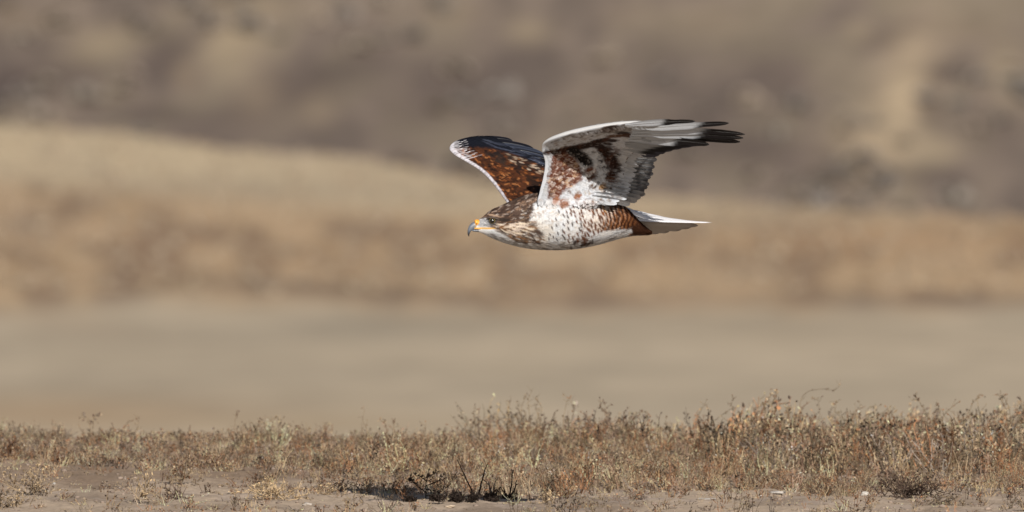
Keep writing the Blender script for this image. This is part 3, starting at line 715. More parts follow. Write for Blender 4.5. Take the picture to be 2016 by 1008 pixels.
for vv0, LL in ((.80, 22), (.88, 24), (.955, 26)):
    U_ = np.arange(.06, .97, .0125) + rgc.normal(0, .001, len(np.arange(.06, .97, .0125))); V_ = np.full(len(U_), vv0) + rgc.normal(0, .008, len(U_))
    Vx, Fx = surf_feathers(lambda a, b_: Snear(a, b_, -1), U_, V_, .5, .2, 0.0, 1.0, LL * K * rgc.uniform(.85, 1.2, len(U_)), 10 * K * np.ones(len(U_)), .0012 * rgc.uniform(.4, 1.5, len(U_)), -1, rgc, .08)
    qx, qy = proj(Vx); c_ = paint_near(qx, qy, np.repeat(U_, 21), np.repeat(V_, 21), np.full(len(qx), -1.))
    c_ = c_ * np.repeat(rgc.uniform(.80, 1.0, (len(U_), 1)), 21, 0) * np.tile((.78 + .26 * np.linspace(0, 1, 7)[:, None] + np.array([0.04, -.14, 0.04])).ravel(), len(U_))[:, None]
    hobj('greater_coverts', Vx, Fx, M_DOWN, c_, wing_n, 'stuff')
coverts(Snear, 1, paint_near, wing_n, seed=3, flip=1)

GRY = lin(156, 160, 166)
def col_sec(seed, bars=True, tip=.80, tipc=lin(84, 82, 88)):
    r0 = np.random.RandomState(seed); ph = r0.rand()
    def f(s, w):
        C = np.ones((len(s), 3)) * GRY * r0.uniform(.92, 1.05)
        if bars:
            b = sstep(.3, .9, np.sin((s * 8 + ph * 5 + w * .15) * 2 * math.pi * .5)) * sstep(.35, .7, s)
            C = blend(C, b * .75, lin(84, 82, 88))
        C = blend(C, sstep(tip, tip + .1, s) * .75, tipc)
        if not bars and tip < .8: C = blend(C, sstep(.40, .62, s + .12 * w) * sstep(-.1, .5, w), lin(26, 24, 28))
        return C
    return f
def col_prim(dark, seed=0):
    def f(s, w):
        C = np.ones((len(s), 3)) * lin(186, 191, 198); C = blend(C, sstep(.55, .95, np.abs(w)) * .7, lin(122, 122, 126))
        C = blend(C, sstep(dark - .05, dark + .05, s + w * .05) * 1.0, lin(19, 16, 18))
        return C
    return f
wd_sec = unproj(1262, 385, D0 - .10) - unproj(1288, 312, D0 - .21)
sec = []
for i in range(15):
    a = i / 14
    ty = 308 + 98 * a**.95; tx = np.interp(ty, [308, 322, 345, 366, 385, 396, 406], [1291, 1289, 1283, 1276, 1268, 1258, 1240])
    sec.append(((np.interp(a, [0, 1], [1196, 1165]), 301 + 88 * a), (tx + [0, 3, -2, 2, -1, 3, 0, -3, 2, 1, -2, 3, 0, 2, 0][i], ty)))
for i, (b, t) in enumerate(sec):
    dt = np.interp(t[1], [300, 320, 342, 368, 388, 405], [-.045, -.030, -.018, -.018, -.028, -.045])
    dT = np.interp(b[1], [300, 322, 342, 368, 388], [-.085, -.068, -.060, -.060, -.068]) + .008
    c = ((b[0] + t[0]) / 2, (b[1] + t[1]) / 2 - 2, (dt + dT) / 2 - .004)
    flight('secondary_feather', (*b, dT), c, (*t, dt), 17, wd_sec, col_sec(i, i < 12, .84 if i < 11 else .95, lin(50, 48, 56) if i < 11 else lin(150, 148, 150)), wing_n, .0003 * i, seed=i, tipw=.90, camber=.02)
# inner primaries step out to the pointed hand
wd_pr = unproj(1300, 300, D0 - .24) - unproj(1400, 283, D0 - .36)
ip = [((1215, 298), (1299, 303)), ((1222, 294), (1311, 298.5)), ((1230, 290), (1326, 294)), ((1240, 287), (1345, 290)), ((1250, 284), (1366, 287)), ((1262, 280), (1384, 285))]
for i, (b, t) in enumerate(ip):
    d = -.088 - .036 * i
    flight('primary_feather', (b[0], b[1] - 4, d + .014), ((b[0] + t[0]) / 2, (b[1] + t[1]) / 2 - 3, d), (*t, d - .01), 26, (0.15, .65, -.75), col_sec(40 + i, False, .66, lin(40, 36, 40)), wing_n, .001 * i, seed=50 + i)
op = [((1238, 276), (1320, 274), (1396, 284), -0.310, .56, 24), ((1240, 271), (1340, 267), (1457, 279.5), -0.325, .60, 21), ((1242, 267), (1345, 261), (1463, 272), -0.340, .63, 20), ((1244, 262), (1350, 252), (1466, 265), -0.350, .63, 19),
      ((1244, 255), (1345, 248), (1434, 243), -0.360, .68, 18), ((1230, 248), (1310, 240), (1367, 239.5), -0.370, .50, 14)]
for i, (b, c, t, d, dk, w) in enumerate(op):
    flight('primary_feather', (b[0], b[1] - 1, d + .085), (*c, d + .035), (*t, d - .02), w, (.1, .50, -.86), col_prim(dk), wing_n, .0004 * i, seed=70 + i, tipw=.72, camber=.05, emarg=(.60, .38))

# far wing, seen from above
FS = [(0.00, 1000, 402, -.02, 1100, 400, -.005), (0.12, 973, 364, .050, 1105, 370, .080), (0.25, 947, 337, .100, 1100, 350, .140), (0.38, 916, 317, .150, 1092, 335, .190),
      (0.50, 893, 303, .195, 1080, 323, .235), (0.58, 885, 293, .225, 1068, 314, .270), (0.66, 890, 283, .250, 1050, 305, .305), (0.75, 905, 276, .280, 1030, 298, .330), (0.87, 930, 271.5, .320, 1010, 290, .365), (1.0, 958, 271, .355, 1000, 281, .390)]
Sfar = make_S(FS, ([0, .1, .3, .5, .6, .8, 1], [.014, .013, .011, .011, .012, .008, .003]), -1)
def paint_far(px, py, u, v, side):
    rg = np.random.RandomState(9); shp = px.shape; px = px.ravel(); py = py.ravel(); ur = u.ravel(); vr = v.ravel()
    C = np.ones((len(px), 3)) * lin(74, 43, 27)
    PA = [(880, 285), (920, 280), (1100, 330), (1100, 400), (990, 400), (970, 360), (930, 325), (880, 305)]
    fl = lambda x, y: np.interp(x, [890, 960, 1060], [60, 40, 5])
    marks(C, px, py, PA, 520, 4.2, 1.6, fl, [lin(46, 28, 20), lin(28, 20, 17), lin(74, 42, 24)], rg, .9, 15)
    marks(C, px, py, PA, 240, 3.6, 1.0, fl, [lin(176, 116, 70), lin(150, 90, 48), lin(132, 76, 42)], rg, .8, 15)
    marks(C, px, py, [(985, 298), (1070, 325), (1070, 345), (1000, 330), (955, 305)], 60, 6, 2.6, 20, [lin(36, 28, 26), lin(50, 38, 32)], rg, .95, 15)
    marks(C, px, py, [(1000, 300), (1075, 330), (1070, 345), (1000, 318)], 16, 5, 1.6, 22, [lin(190, 170, 150), lin(160, 140, 120)], rg, .9, 15)
    marks(C, px, py, [(1040, 345), (1075, 345), (1070, 385), (1045, 375)], 26, 8, 3, 8, [lin(34, 24, 20), lin(46, 30, 22)], rg, .9, 10)
    navy = inpoly(px, py, [(880, 292), (890, 262), (1110, 262), (1110, 338), (1060, 324), (1010, 303), (960, 291), (925, 290), (900, 292), (888, 296)], 3)
    C = blend(C, navy, lin(20, 22, 31))
    marks(C, px, py, [(955, 276), (1000, 285), (1080, 312), (1080, 328), (1020, 305), (960, 288)], 34, 14, 1.2, 17, [lin(84, 90, 106), lin(60, 64, 78), lin(26, 26, 34)], rg, .8, 5)  # blue-grey streaks paint the sky sheen onto the dark feathers
    edge = sstep(.034, .018, vr - .03 * sstep(.35, .6, ur) * (fbm(ur * 90, vr * 10, 2)) - .012 * (fbm(ur * 120, vr * 4, 2) - .5)) * sstep(.74, .62, ur)
    C = blend(C, edge * (.55 + .45 * sstep(.3, .6, fbm(ur * 160, vr * 30, 2))), lin(206, 204, 212))
    m = (ur > .38) & (ur < .66) & (vr < .16)
    stp = sstep(.1, .5, np.sin(ur * 2 * math.pi / .018)) * sstep(.16, .06, vr) * m
    C = blend(C, stp * .8, lin(222, 218, 222))
    C = C.reshape(shp + (3,))
    bot = np.ones_like(C) * lin(212, 210, 208)
    bot = blend(bot, sstep(.55, .62, fbm(u * 30, v * 20, 3)) * .8, lin(120, 70, 44))
    return np.where((side > 0)[..., None], C, bot)
V, F, C_ = wing_mesh(Sfar, paint_far, 'wing', flip=True)
wing_f = hobj('wing', V, F, M_DOWN, C_, None, label='far wing showing its rust brown upper side with white leading edge')
coverts(Sfar, 1, paint_far, wing_f, seed=4, flip=-1, L=11, Wd=6)
coverts(Sfar, -1, paint_far, wing_f, seed=5, flip=1)
def col_dark(c1, c2, seed=0):
    def f(s, w):
        C = np.ones((len(s), 3)) * c1
        return blend(C, sstep(.2, .9, w), c2)
    return f
NV, SL = lin(16, 16, 24), lin(54, 60, 74)
fp = [((925, 276), (965, 268), (1009, 277.5), .375, 11), ((940, 281), (1000, 276), (1053, 295), .385, 14), ((945, 285), (1010, 284), (1072, 304), .375, 15), ((950, 289), (1030, 290), (1092, 314), .365, 16), ((955, 294), (1040, 298), (1106, 324), .35, 17)]
for i, (b, c, t, d, w) in enumerate(fp):
    flight('primary_feather', (*b, d - .06), (*c, d - .02), (*t, d + .02), w, (.15, .60, .75), col_dark(NV, NV if i < 2 else SL), wing_f, -.0008 * i, seed=90 + i, tipw=.78)
for i in range(10):
    a = i / 9
    b = (1000 + 10 * a, 306 + 60 * a); t = (1112 + 22 * a, 330 + 66 * a); d = .33 - .27 * a
    flight('secondary_feather', (*b, d - .01), ((b[0] + t[0]) / 2, (b[1] + t[1]) / 2 - 2, d), (*t, d + .01), 22, (.1, .6, -.5), col_dark(lin(60, 54, 54), lin(84, 82, 88)), wing_f, .0, seed=110 + i)

# tail: near vanes slope up and away (sunlit), the others fold down behind (seen from below)
tailc = lambda s, w: blend(np.ones((len(s), 3)) * lin(222, 222, 226) * (1 - .35 * sstep(.3, .95, w))[:, None], sstep(.92, 1, s) * .8, lin(150, 138, 126))
tailg = lambda s, w: blend(np.ones((len(s), 3)) * lin(158, 151, 144), sstep(.80, .95, s) * .5, lin(110, 100, 94))
up_t = [((1236, 433), (1320, 436), (1401, 438.0), .052, 9), ((1234, 429), (1310, 431.5), (1386, 437), .058, 10), ((1232, 424), (1300, 427), (1368, 435.5), .066, 11), ((1230, 419), (1290, 423), (1348, 434), .076, 12), ((1228, 414), (1282, 418), (1326, 431), .088, 12), ((1225, 409), (1265, 413), (1300, 426), .10, 12)]
for i, (b, c, t, d, w) in enumerate(up_t):
    flight('tail_feather', (*b, d - .03), (*c, d - .01), (*t, d), w, (0, .9, .42), tailc, hroot, -.0010 * i, seed=130 + i, tipw=.35, camber=.05)
lo_t = [((1238, 437), (1320, 441), (1374, 444), .06, 13), ((1240, 441), (1315, 445), (1360, 448), .07, 14), ((1242, 445), (1305, 449), (1342, 452), .08, 15), ((1244, 449), (1292, 454), (1318, 456.5), .09, 14), ((1246, 453), (1280, 458), (1300, 459), .10, 12)]
for i, (b, c, t, d, w) in enumerate(lo_t):
    flight('tail_feather', (*b, d - .03), (*c, d - .01), (*t, d), w, (0, .62, -.78), tailg, hroot, .0008 * i, seed=150 + i, tipw=.7, camber=.03)
flight('tail_covert', (1215, 404, .02), (1250, 418, .03), (1284, 431, .045), 17, (0, .8, .6), tailc, hroot, -.002, seed=170, tipw=.3)
flight('tail_covert', (1238, 440, .01), (1260, 447, .03), (1277, 453, .045), 13, (0, .5, -.8), lambda s, w: np.ones((len(s), 3)) * lin(200, 200, 200), hroot, .0, seed=171, tipw=.3)

# bill, cere, eyes
def tube(path, nring=14, flat=1.0):
    """path rows: px, py, depth, half height px, half width px"""
    p = np.array(path, float); u = np.linspace(0, 1, len(p)); uu = np.linspace(0, 1, 26)
    q = herm(u, p, uu)
    d = np.gradient(q[:, :2], axis=0); d /= np.linalg.norm(d, axis=1)[:, None]
    nx, ny = -d[:, 1], d[:, 0]
    ph = np.linspace(0, 2 * math.pi, nring, endpoint=False)
    X = q[:, 0:1] + nx[:, None] * q[:, 3:4] * np.cos(ph); Y = q[:, 1:2] + ny[:, None] * q[:, 3:4] * np.cos(ph)
    V = unproj(X, Y, D0 + q[:, 2:3] - q[:, 4:5] * K * np.sin(ph))
    return V.reshape(-1, 3), grid_faces(26, nring, 0, True), X.ravel(), Y.ravel()
hd = axis_d(940)
V, F, X, Y = tube([(946, 443.5, hd + .001, 7.6, 6), (939, 443, hd - .001, 7.8, 5.2), (932, 445, hd - .003, 6.8, 4.2), (926.5, 449.5, hd - .005, 5.0, 3.2), (923.5, 455.5, hd - .006, 3.1, 2.2), (922.5, 461, hd - .006, 1.9, 1.5), (923.5, 466, hd - .006, .3, .3)])
C_ = np.ones((len(V), 3)) * lin(104, 110, 120); C_ = blend(C_, sstep(450, 463, Y), lin(34, 35, 40)); C_ = C_ * (.8 + .35 * fbm(X * .5, Y * .5, 2))[:, None]; C_ = blend(C_, sstep(932, 941, X) * .75, lin(206, 172, 104)); C_ = blend(C_, sstep(940, 930, X) * sstep(448, 440, Y) * .4, lin(90, 98, 110))
beak = hobj('beak', V, F, M_HORN, C_)
V, F, X, Y = tube([(950, 452.5, hd + .001, 3.4, 5), (942, 453.5, hd, 3.0, 4.4), (934, 454.0, hd - .003, 2.2, 3.2), (928.5, 453.5, hd - .005, .8, 1.2)])
hobj('lower_beak', V, F, M_HORN, np.ones((len(V), 3)) * lin(96, 104, 116), beak)
V, F, X, Y = tube([(943.5, 441, hd + .001, 8.2, 7.4), (940, 439.5, hd - .000, 7.6, 7.2), (936.5, 438.5, hd - .002, 6.4, 6.0), (934.5, 438.6, hd - .002, 3.5, 3.6)])
C_ = np.ones((len(V), 3)) * lin(232, 160, 56); C_ = C_ * (.7 + .5 * fbm(X * .9, Y * .9, 2))[:, None]; mk(C_, X, Y, 938.5, 442, 2.4, 1.2, 60, lin(60, 40, 20), .9)
hobj('cere', V, F, M_HORN, C_)
V, F, X, Y = tube([(934, 449.8, hd - .0045, 1.5, 3.2), (944, 450.0, hd - .003, 2.1, 5.6), (954, 450.0, axis_d(954) - .001, 1.2, 8.2), (966, 449.2, axis_d(966) + .001, 1.0, 13.5), (974, 449, axis_d(976) + .002, .3, 14)])
hobj('gape', V, F, M_HORN, np.ones((len(V), 3)) * lin(214, 164, 80), beak)
def ball(cx, cy, d, r, col, name, parent=None, hl=None, sq=1.0):
    c = unproj(cx, cy, d); n1, n2 = 18, 14
    th = np.linspace(0.01, math.pi - .01, n2)[:, None]; ph = np.linspace(0, 2 * math.pi, n1, endpoint=False)[None]
    V = c + r * K * np.stack([np.sin(th) * np.cos(ph), -np.cos(th) * sq * np.ones_like(ph), np.sin(th) * np.sin(ph)], -1)
    dist = np.hypot(V[..., 0] - c[0], V[..., 2] - c[2]) / (r * K)
    C_ = np.ones(V.shape) * col[1]; C_ = blend(C_, sstep(.80, .68, dist), col[0])
    return hobj(name, V.reshape(-1, 3), grid_faces(n2, n1, 0, True), M_EYE, C_.reshape(-1, 3), parent)
for s in (-1, 1):
    P = body_S(np.array([969.0]), np.array([math.pi / 2 * (1 if s < 0 else -1) * .93]))[0]; dd = float((P - CAM) @ FWD)
    e = ball(969, 434.6, dd - s * 1.2 * K, 6.2, (np.array([.006, .005, .005]), lin(122, 108, 62)), 'eye', hroot)
    # brow ridge shading the eye
    V, F, X, Y = tube([(957, 430.5, dd - D0 + s * .0005, .4, .8), (963, 428.8, dd - D0 + s * .001, 1.6, 2.4), (971, 428.6, dd - D0 + s * .0014, 1.9, 3.0), (979, 431.0, dd - D0 + s * .0008, 1.4, 2.0), (985, 433.5, dd - D0 - s * .001, .3, .6)])
    hobj('brow', V, F, M_DOWN, np.ones((len(V), 3)) * lin(84, 74, 68), hroot)

# ------------------------------------------------------------------ plants that stand out singly
K = 42.0 / FPX
def plant_obj(name, arr, px, row, label, cat, group=None, rot=0., mat=None, dz=0., sc=1.0, off=None):
    """a plant rooted on the ground; px,row = where its root shows, or off=(px, y)"""
    if off is None: x, y, z = ground_at(px, row)
    else:
        y = off; x = (px - 1008) / FPX * y; z = gz1(x, y)
    me = arr if isinstance(arr, bpy.types.Mesh) else make_mesh(name, arr[0], arr[1], mat or M_VEG, np.clip(arr[2], .005, .8), False)
    o = add_obj(name, me); o.location = (x, y, z + dz); o.rotation_euler = (0, 0, rot); o.scale = (sc,) * 3
    return tag(o, label, cat, group)
def sprig(seed, h, stems, **k): 
    d = dict(spread=.35, dens=.9, lsz=.0062, r=.0011, wig=.34, br=.5, rad=.008, up=.22, seg=.010); d.update(k); return weed(seed, h=h, stems=stems, **d)
DKL = (DARK * 1.6, TAN * .8, RUST * .8)
def path_plant(seed, paths, r=.0012, col=TAN * .7, leafcol=DKL, dens=1.2, lsz=.006, br=.35):
    """stems along measured bends: list of [(dx, dz) px...] relative to the root, plus short side twigs and seed heads"""
    rg = np.random.RandomState(seed); v = Veg()
    for P in paths:
        P = np.array(P, float); t = np.linspace(0, 1, len(P)); n = max(6, int(np.abs(np.diff(P, axis=0)).sum() / 5)); q = herm(t, P, np.linspace(0, 1, n))
        yy = np.cumsum(rg.normal(0, .0015, n)); pts3 = np.stack([q[:, 0] * K + rg.normal(0, .0005, n), yy, q[:, 1] * K], 1)
        for i in range(n - 1):
            a, b = pts3[i], pts3[i + 1]; f = i / n
            v.seg(a, b, r * (1 - .65 * f), r * (1 - .65 * (i + 1) / n), col * rg.uniform(.8, 1.2))
            d = (b - a) / (np.linalg.norm(b - a) + 1e-9)
            if f > .25 and rg.rand() < br:
                dd = d * .6 + rv(rg) * .9; dd /= np.linalg.norm(dd); twig(v, rg, b, dd, rg.uniform(.008, .022), r * .6, col, leafcol, dens * .8, lsz, .4, .1, .2, 1, .006)
            for k in range(rg.poisson(dens * (.2 + f * .9))):
                s_ = lsz * rg.uniform(.5, 1.3); dr = d * .5 + rv(rg) * .9; dr /= np.linalg.norm(dr); w = np.cross(dr, rv(rg)); w /= np.linalg.norm(w) + 1e-9
                v.leaf(b + dr * s_ * .5, dr * s_, w * s_ * .55, leafcol[rg.randint(len(leafcol))] * rg.uniform(.7, 1.3))
    return v.arrays()
BRN = (TAN, RUST, TAN * .7)
SP = [  # root px, y, paths(dx,dz up px), options, label
 (1190, 42.6, [[(0, 0), (-8, 40), (4, 75), (0, 100)], [(0, 0), (10, 35), (6, 70), (-8, 92)], [(2, 20), (16, 50), (50, 62), (70, 80), (88, 78)]], dict(leafcol=DKL, dens=1.7), 'dark seed headed weed with one stem bending right toward a hooked tip'),
 (1040, 42.7, [[(0, 0), (4, 50), (0, 95), (10, 120)], [(0, 0), (-10, 45), (-14, 80), (-4, 108)], [(4, 10), (22, 50), (26, 84), (14, 100)]], dict(leafcol=(TAN, DARK * 2), dens=1.0), 'tallest tan weed with three upright stems in the middle of the rise'),
 (1002, 42.8, [[(0, 0), (6, 40), (0, 75), (4, 105)]], dict(leafcol=DKL, dens=.6), 'thin single stem with a small dark bud on its tip beside the tallest middle weed'),
 (934, 42.6, [[(0, 0), (2, 40), (-2, 72), (0, 92)], [(0, 50), (14, 62), (34, 60)]], dict(leafcol=DKL, dens=1.7), 'dark knobbly stem with a short arm pointing right below the hawk breast'),
 (1112, 42.7, [[(0, 0), (-4, 50), (2, 85), (8, 102)], [(0, 0), (12, 50), (18, 84), (8, 98)]], dict(dens=.5, leafcol=BRN), 'pair of thin curled stems leaning together under the hawk body'),
 (1382, 42.6, [[(0, 0), (-12, 45), (-6, 78), (6, 98), (12, 90)], [(0, 0), (8, 40), (18, 60), (56, 88), (70, 92)]], dict(dens=.5, leafcol=BRN), 'bent weed with a drooping hooked top and a long bare side stem'),
 (1443, 42.6, [[(0, 0), (4, 60), (-2, 95), (0, 115)]], dict(dens=.8, leafcol=DKL), 'lone upright spike left of the bushy pale weed'),
 (1518, 42.3, [[(0, 0), (-4, 60), (-14, 95), (2, 125)], [(0, 0), (6, 60), (0, 100), (14, 128)], [(0, 0), (20, 50), (34, 85), (40, 100)], [(0, 0), (-20, 45), (-30, 80), (-36, 100)], [(4, 10), (34, 50), (54, 80)]], dict(dens=1.6, leafcol=(TAN, PINK, STRAW, RUST), br=.6), 'bushy pale pinkish weed with a pointed crown of many stems'),
 (1580, 42.5, [[(0, 0), (2, 60), (-4, 100), (10, 122), (40, 128), (62, 126), (78, 138)]], dict(dens=.45, leafcol=BRN), 'wiry stem whose long tip runs level to the right above the weeds'),
 (1610, 42.6, [[(0, 0), (0, 50), (4, 80), (0, 108)], [(0, 0), (-12, 40), (-10, 70)]], dict(dens=1.1, leafcol=DKL), 'short dark tipped spike just right of the wiry level stem'),
 (1644, 42.7, [[(0, 0), (-6, 50), (2, 90), (4, 98)]], dict(dens=.6, leafcol=BRN), 'slim rust stem standing alone between two gaps in the weeds'),
 (1690, 42.8, [[(0, 0), (-12, 50), (-10, 70), (8, 88)], [(0, 0), (16, 55), (20, 80), (36, 86)]], dict(dens=.6, leafcol=BRN), 'forked brown weed with two curved tips opening like horns'),
 (1722, 42.7, [[(0, 0), (-2, 60), (2, 92)], [(2, 60), (12, 74), (26, 76)]], dict(dens=.7, leafcol=DKL), 'straight twig with a short crook near its top'),
 (1850, 42.2, [[(0, 0), (-6, 60), (-26, 95), (-42, 122), (-50, 130)], [(0, 0), (4, 60), (0, 100), (-4, 112)], [(2, 60), (10, 92), (30, 112)], [(0, 30), (-16, 70), (-34, 84)], [(0, 20), (26, 60), (44, 84)], [(0, 20), (20, 44), (34, 70), (60, 90)]], dict(dens=1.1, leafcol=(TAN, DARK * 2, RUST), r=.0016, br=.55), 'large open branched weed with thick brown stems spreading like antlers'),
 (1918, 42.5, [[(0, 0), (-6, 50), (-8, 90), (8, 118), (18, 122)], [(0, 0), (10, 50), (16, 92)]], dict(dens=.7, leafcol=BRN), 'curving weed with small buds beside the antler shaped weed'),
 (1980, 42.2, [[(0, 0), (4, 60), (-2, 100), (-14, 134)], [(0, 0), (10, 60), (8, 100), (-4, 128)], [(0, 0), (16, 50), (24, 90), (18, 110)], [(0, 0), (-10, 50), (-24, 90)]], dict(dens=1.3, leafcol=(RUST, PINK, TAN), br=.45), 'tall rusty weed whose stems lean left at the far right of the frame'),
 (175, 43.1, [[(0, 0), (2, 30), (-4, 48), (-14, 56)], [(0, 0), (8, 30), (10, 50), (22, 54)], [(0, 0), (-16, 22), (-22, 34)]], dict(dens=1.8, leafcol=(GREY, TAN, DARK * 2), lsz=.008), 'blurred grey flat topped weed behind the crest on the left'),
 (45, 43.0, [[(0, 0), (2, 25), (0, 42)]], dict(dens=1.6, leafcol=DKL, lsz=.007), 'small dark budded stem near the left end of the crest'),
 (250, 43.0, [[(0, 0), (-6, 25), (2, 44)], [(0, 0), (20, 30), (24, 50)]], dict(dens=1.2, leafcol=(RUST, TAN)), 'low rust coloured sprig with an oval head on the left crest'),
 (462, 42.9, [[(0, 0), (0, 40), (4, 62)]], dict(dens=1.0, leafcol=DKL), 'thin stem topped by a grey bud above the left weeds'),
 (478, 42.7, [[(0, 0), (4, 30), (0, 52)], [(0, 0), (24, 34), (36, 58)]], dict(dens=1.3, leafcol=DKL), 'two dark tipped stems spreading into a narrow fork'),
 (520, 42.6, [[(0, 0), (-4, 36), (2, 50)], [(0, 0), (-16, 34), (-8, 56)]], dict(dens=1.3, leafcol=(TAN, GREY)), 'short leafy tuft of grey brown stems right of the narrow fork'),
 (718, 42.6, [[(0, 0), (4, 40), (-4, 62), (0, 82)]], dict(dens=.5, leafcol=BRN), 'slender bare stem poking up above the weeds left of centre'),
 (765, 42.5, [[(0, 0), (-4, 40), (-10, 64)], [(0, 0), (10, 40), (8, 66)]], dict(dens=1.5, leafcol=(TAN, PINK), lsz=.008), 'weed with two papery tan seed heads left of centre'),
 (838, 42.5, [[(0, 0), (0, 40), (0, 60)]], dict(dens=2.0, leafcol=DKL), 'stubby dark spike of packed buds left of the knobbly stem'),
 (1455, 42.4, [[(0, 0), (-10, 40), (-20, 62), (-36, 76)], [(0, 0), (6, 44), (2, 70)]], dict(dens=1.0, leafcol=(STRAW, TAN)), 'straw coloured weed arching to the left beside the lone spike'),
]
for i, (px, y, paths, kw, lab) in enumerate(SP):
    plant_obj('weed_plant', path_plant(500 + i, paths, **kw), px, 0, lab, 'weed', 'tall weeds standing above the rest', off=y)

# tangled tumbleweed clumps and low plants on the bare ground
def tangle(seed, w, h, n, col, leafcol, dens=1.2, lsz=.0065, r=.0012):
    rg = np.random.RandomState(seed); v = Veg()
    for k in range(n):
        a = rg.uniform(0, 2 * math.pi); el = rg.uniform(.1, 1.2)
        d = np.array([math.cos(a) * math.cos(el), math.sin(a) * math.cos(el), math.sin(el)])
        p = np.array([rg.normal(0, w * .22), rg.normal(0, w * .15), rg.uniform(0, h * .25)])
        twig(v, rg, p, d, w * rg.uniform(.3, .6), r, col, leafcol, dens, lsz, .55, .02, .5, 0, .008)
    V, F, C_ = v.arrays(); V[:, 2] = np.where(V[:, 2] > 0, V[:, 2] * h / (w * .55), V[:, 2] * .2); return V, F, C_
TG = [
 (545, 985, .14, .055, 44, STRAW, (STRAW, TAN, STRAW * 1.1), 'curled straw coloured tumbleweed lying at the edge of the bare soil', 'tumbleweed'),
 (1788, 982, .14, .070, 70, DARK * 1.2, (DARK, DARK * 1.8, TAN * .6), 'round dark brown bush beside the white stone', 'bush'),
 (355, 955, .07, .055, 24, TAN * .7, (RUST * .7, DARK * 1.8, TAN), 'small dark brown clump on the soil left of the tumbleweed', 'weed'),
 (348, 985, .06, .04, 18, DARK * 1.8, (DARK * 1.5, TAN), 'low blackish clump in front of the small dark brown clump', 'weed'),
 (285, 985, .07, .06, 20, TAN, (TAN, STRAW, GREY), 'pale crisp leaved plant standing on the bare soil', 'weed'),
 (215, 965, .07, .022, 18, GREY, (GREY, DARK * 2, TAN), 'flat dark mat of twigs on the open soil', 'weed'),
 (60, 975, .12, .075, 34, TAN, (TAN, STRAW, GREY), 'bushy grey tan plant at the left edge of the soil', 'weed'),
 (20, 1002, .10, .05, 24, TAN * .8, (TAN, GREY, STRAW), 'spreading low plant in the bottom left corner', 'weed'),
 (115, 918, .05, .038, 20, RUST * .8, (RUST * .6, PINK * .7), 'round dull red clump at the edge of the left weeds', 'weed'),
 (16, 905, .06, .055, 20, RUST * .7, (RUST * .6, DARK * 2), 'dark rust clump at the left border of the weeds', 'weed'),
 (400, 925, .10, .055, 34, PINK, (RUST, TAN, STRAW * .8), 'rusty tan thicket rising left of the tumbleweed', 'weed'),
 (1610, 962, .13, .035, 34, RUST * .9, (RUST, DARK * 2, TAN), 'wide low rust brown mat at the front of the right weeds', 'weed'),
 (1860, 995, .10, .03, 26, TAN * .7, (DARK * 1.6, TAN, GREY), 'dark scruffy mat in front of the round dark bush', 'weed'),
 (1945, 935, .09, .05, 26, PINK, (RUST, PINK, TAN), 'rounded pinkish brown clump right of the dark bush', 'weed'),
 (1040, 875, .10, .055, 34, RUST, (RUST, RUST * .6, PINK), 'deep rust coloured thicket under the hawk', 'weed'),
 (640, 975, .08, .03, 20, TAN, (TAN, STRAW), 'sparse straw sprawl just right of the tumbleweed', 'weed'),
 (1075, 995, .05, .03, 14, TAN, (STRAW, TAN), 'small pale sprig on the soil right of the shadow darkened twigs', 'weed'),
]
for i, (px, row, w, h, n, col, lc, lab, cat) in enumerate(TG):
    nm = {'tumbleweed': 'tumbleweed', 'bush': 'dark_bush'}.get(cat, 'weed_clump')
    plant_obj(nm, tangle(600 + i, w, h, n, col, lc), px, row, lab, cat, 'clumps along the edge of the soil' if nm == 'weed_clump' else None)

# twigs with the hawk's shadow painted into their near-black colour
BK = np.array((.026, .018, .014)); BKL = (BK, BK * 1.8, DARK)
TW = [
 (838, 985, [[(0, 0), (0, 30), (6, 50)], [(0, 14), (-22, 32), (-26, 44)], [(0, 26), (24, 36), (34, 38)], [(0, 20), (26, 16), (38, 24)], [(2, 34), (-12, 46)], [(2, 8), (20, 10)], [(4, 44), (22, 52)]], dict(r=.0016, dens=2.6, br=.7, lsz=.007), 'shadow darkened little shrub with sideways branches like a tiny fir'),
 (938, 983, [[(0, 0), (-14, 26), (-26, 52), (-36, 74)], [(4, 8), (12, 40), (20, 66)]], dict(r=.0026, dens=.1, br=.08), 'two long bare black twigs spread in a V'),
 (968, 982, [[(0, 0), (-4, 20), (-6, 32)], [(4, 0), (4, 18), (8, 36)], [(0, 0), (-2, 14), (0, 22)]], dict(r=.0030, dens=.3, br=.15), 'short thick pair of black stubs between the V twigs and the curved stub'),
 (1000, 985, [[(0, 0), (6, 24), (8, 50)], [(0, 0), (12, 20), (16, 36)], [(-4, 4), (-8, 22)]], dict(r=.0028, dens=.3, br=.15), 'curved black stub rightmost of the shadow darkened twigs'),
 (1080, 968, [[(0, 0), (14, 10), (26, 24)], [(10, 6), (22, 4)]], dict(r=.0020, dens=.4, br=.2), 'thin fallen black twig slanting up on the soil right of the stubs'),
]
for i, (px, row, paths, kw, lab) in enumerate(TW):
    plant_obj('shaded_twig', path_plant(700 + i, paths, col=BK, leafcol=BKL, **kw), px, row, lab, 'twig', 'twigs coloured dark with the hawk shadow')
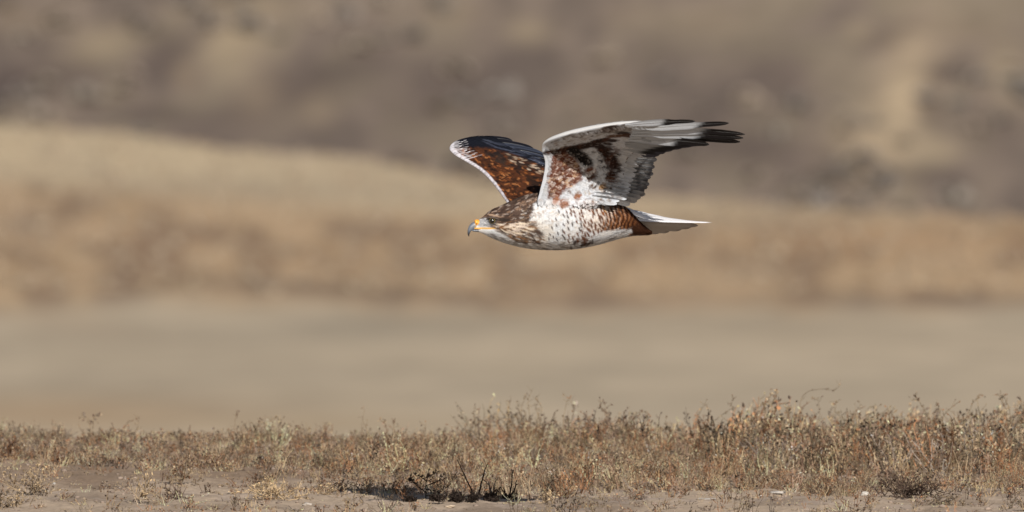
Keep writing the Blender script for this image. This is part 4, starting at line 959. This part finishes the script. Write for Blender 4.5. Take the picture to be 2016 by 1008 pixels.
K = 39.6 / FPX
def rock_obj(name, seed, px, row, w, h, col, mat, label, cat, group=None):
    V, F = rock_arrays(seed, 3); x, y, z = ground_at(px, row)
    V = V * [w * K / 2, w * K / 2 * .8, h * K / 2 / .62]
    n = fbm(V[:, 0] * 300 + seed, V[:, 2] * 300 + V[:, 1] * 200, 3)[:, None]
    o = add_obj(name, make_mesh(name, V, F, mat, np.array(col)[None] * (.75 + .5 * n))); o.location = (x, y, z + h * K * .22)
    return tag(o, label, cat, group)
for i, (px, row, w, h, lab) in enumerate([(808, 987, .022, .010, 'leftmost and smallest added shadow tuft beside the fir like shrub'), (858, 988, .022, .014, 'added shadow tuft between the fir like shrub and the largest tuft'),
        (896, 991, .034, .024, 'largest added shadow tuft left of the V shaped twigs'), (930, 987, .022, .015, 'added shadow tuft at the foot of the V shaped twigs'),
        (966, 988, .024, .015, 'added shadow tuft under the short thick stubs'), (1003, 989, .028, .016, 'added shadow tuft under the curved stub')]):
    plant_obj('shadow_tuft', tangle(800 + i, w, h, 46, BK, (BK, BK * 1.5), 2.6, .0055, .0016), px, row, lab, 'tuft', 'black tufts added to deepen the hawk shadow')  # near-black tufts added to deepen the hawk's shadow on the soil
for i, (px, row, w, h, c, lab) in enumerate([(1704, 976, 18, 10, (.46, .43, .39), 'white stone left of the round dark bush'), (1530, 972, 28, 7, (.38, .35, .32), 'long flat pale stone at the foot of the right weeds'),
        (1390, 985, 36, 6, (.36, .33, .30), 'thin pale slab half sunk in the soil'), (1712, 994, 10, 9, (.42, .25, .14), 'small orange brown pebble below the white stone'),
        (886, 999, 20, 6, (.45, .36, .27), 'pale tan chip in front of the added shadow tufts'), (104, 926, 7, 6, (.42, .40, .37), 'tiny white pebble beside the dull red clump'),
        (115, 954, 7, 5, (.42, .40, .37), 'tiny white pebble alone on the open soil'), (604, 996, 18, 8, (.36, .32, .28), 'pale rounded stone below the sparse straw sprawl')]):
    rock_obj('stone', 50 + i, px, row, w, h, c, M_STONE, lab, 'stone')
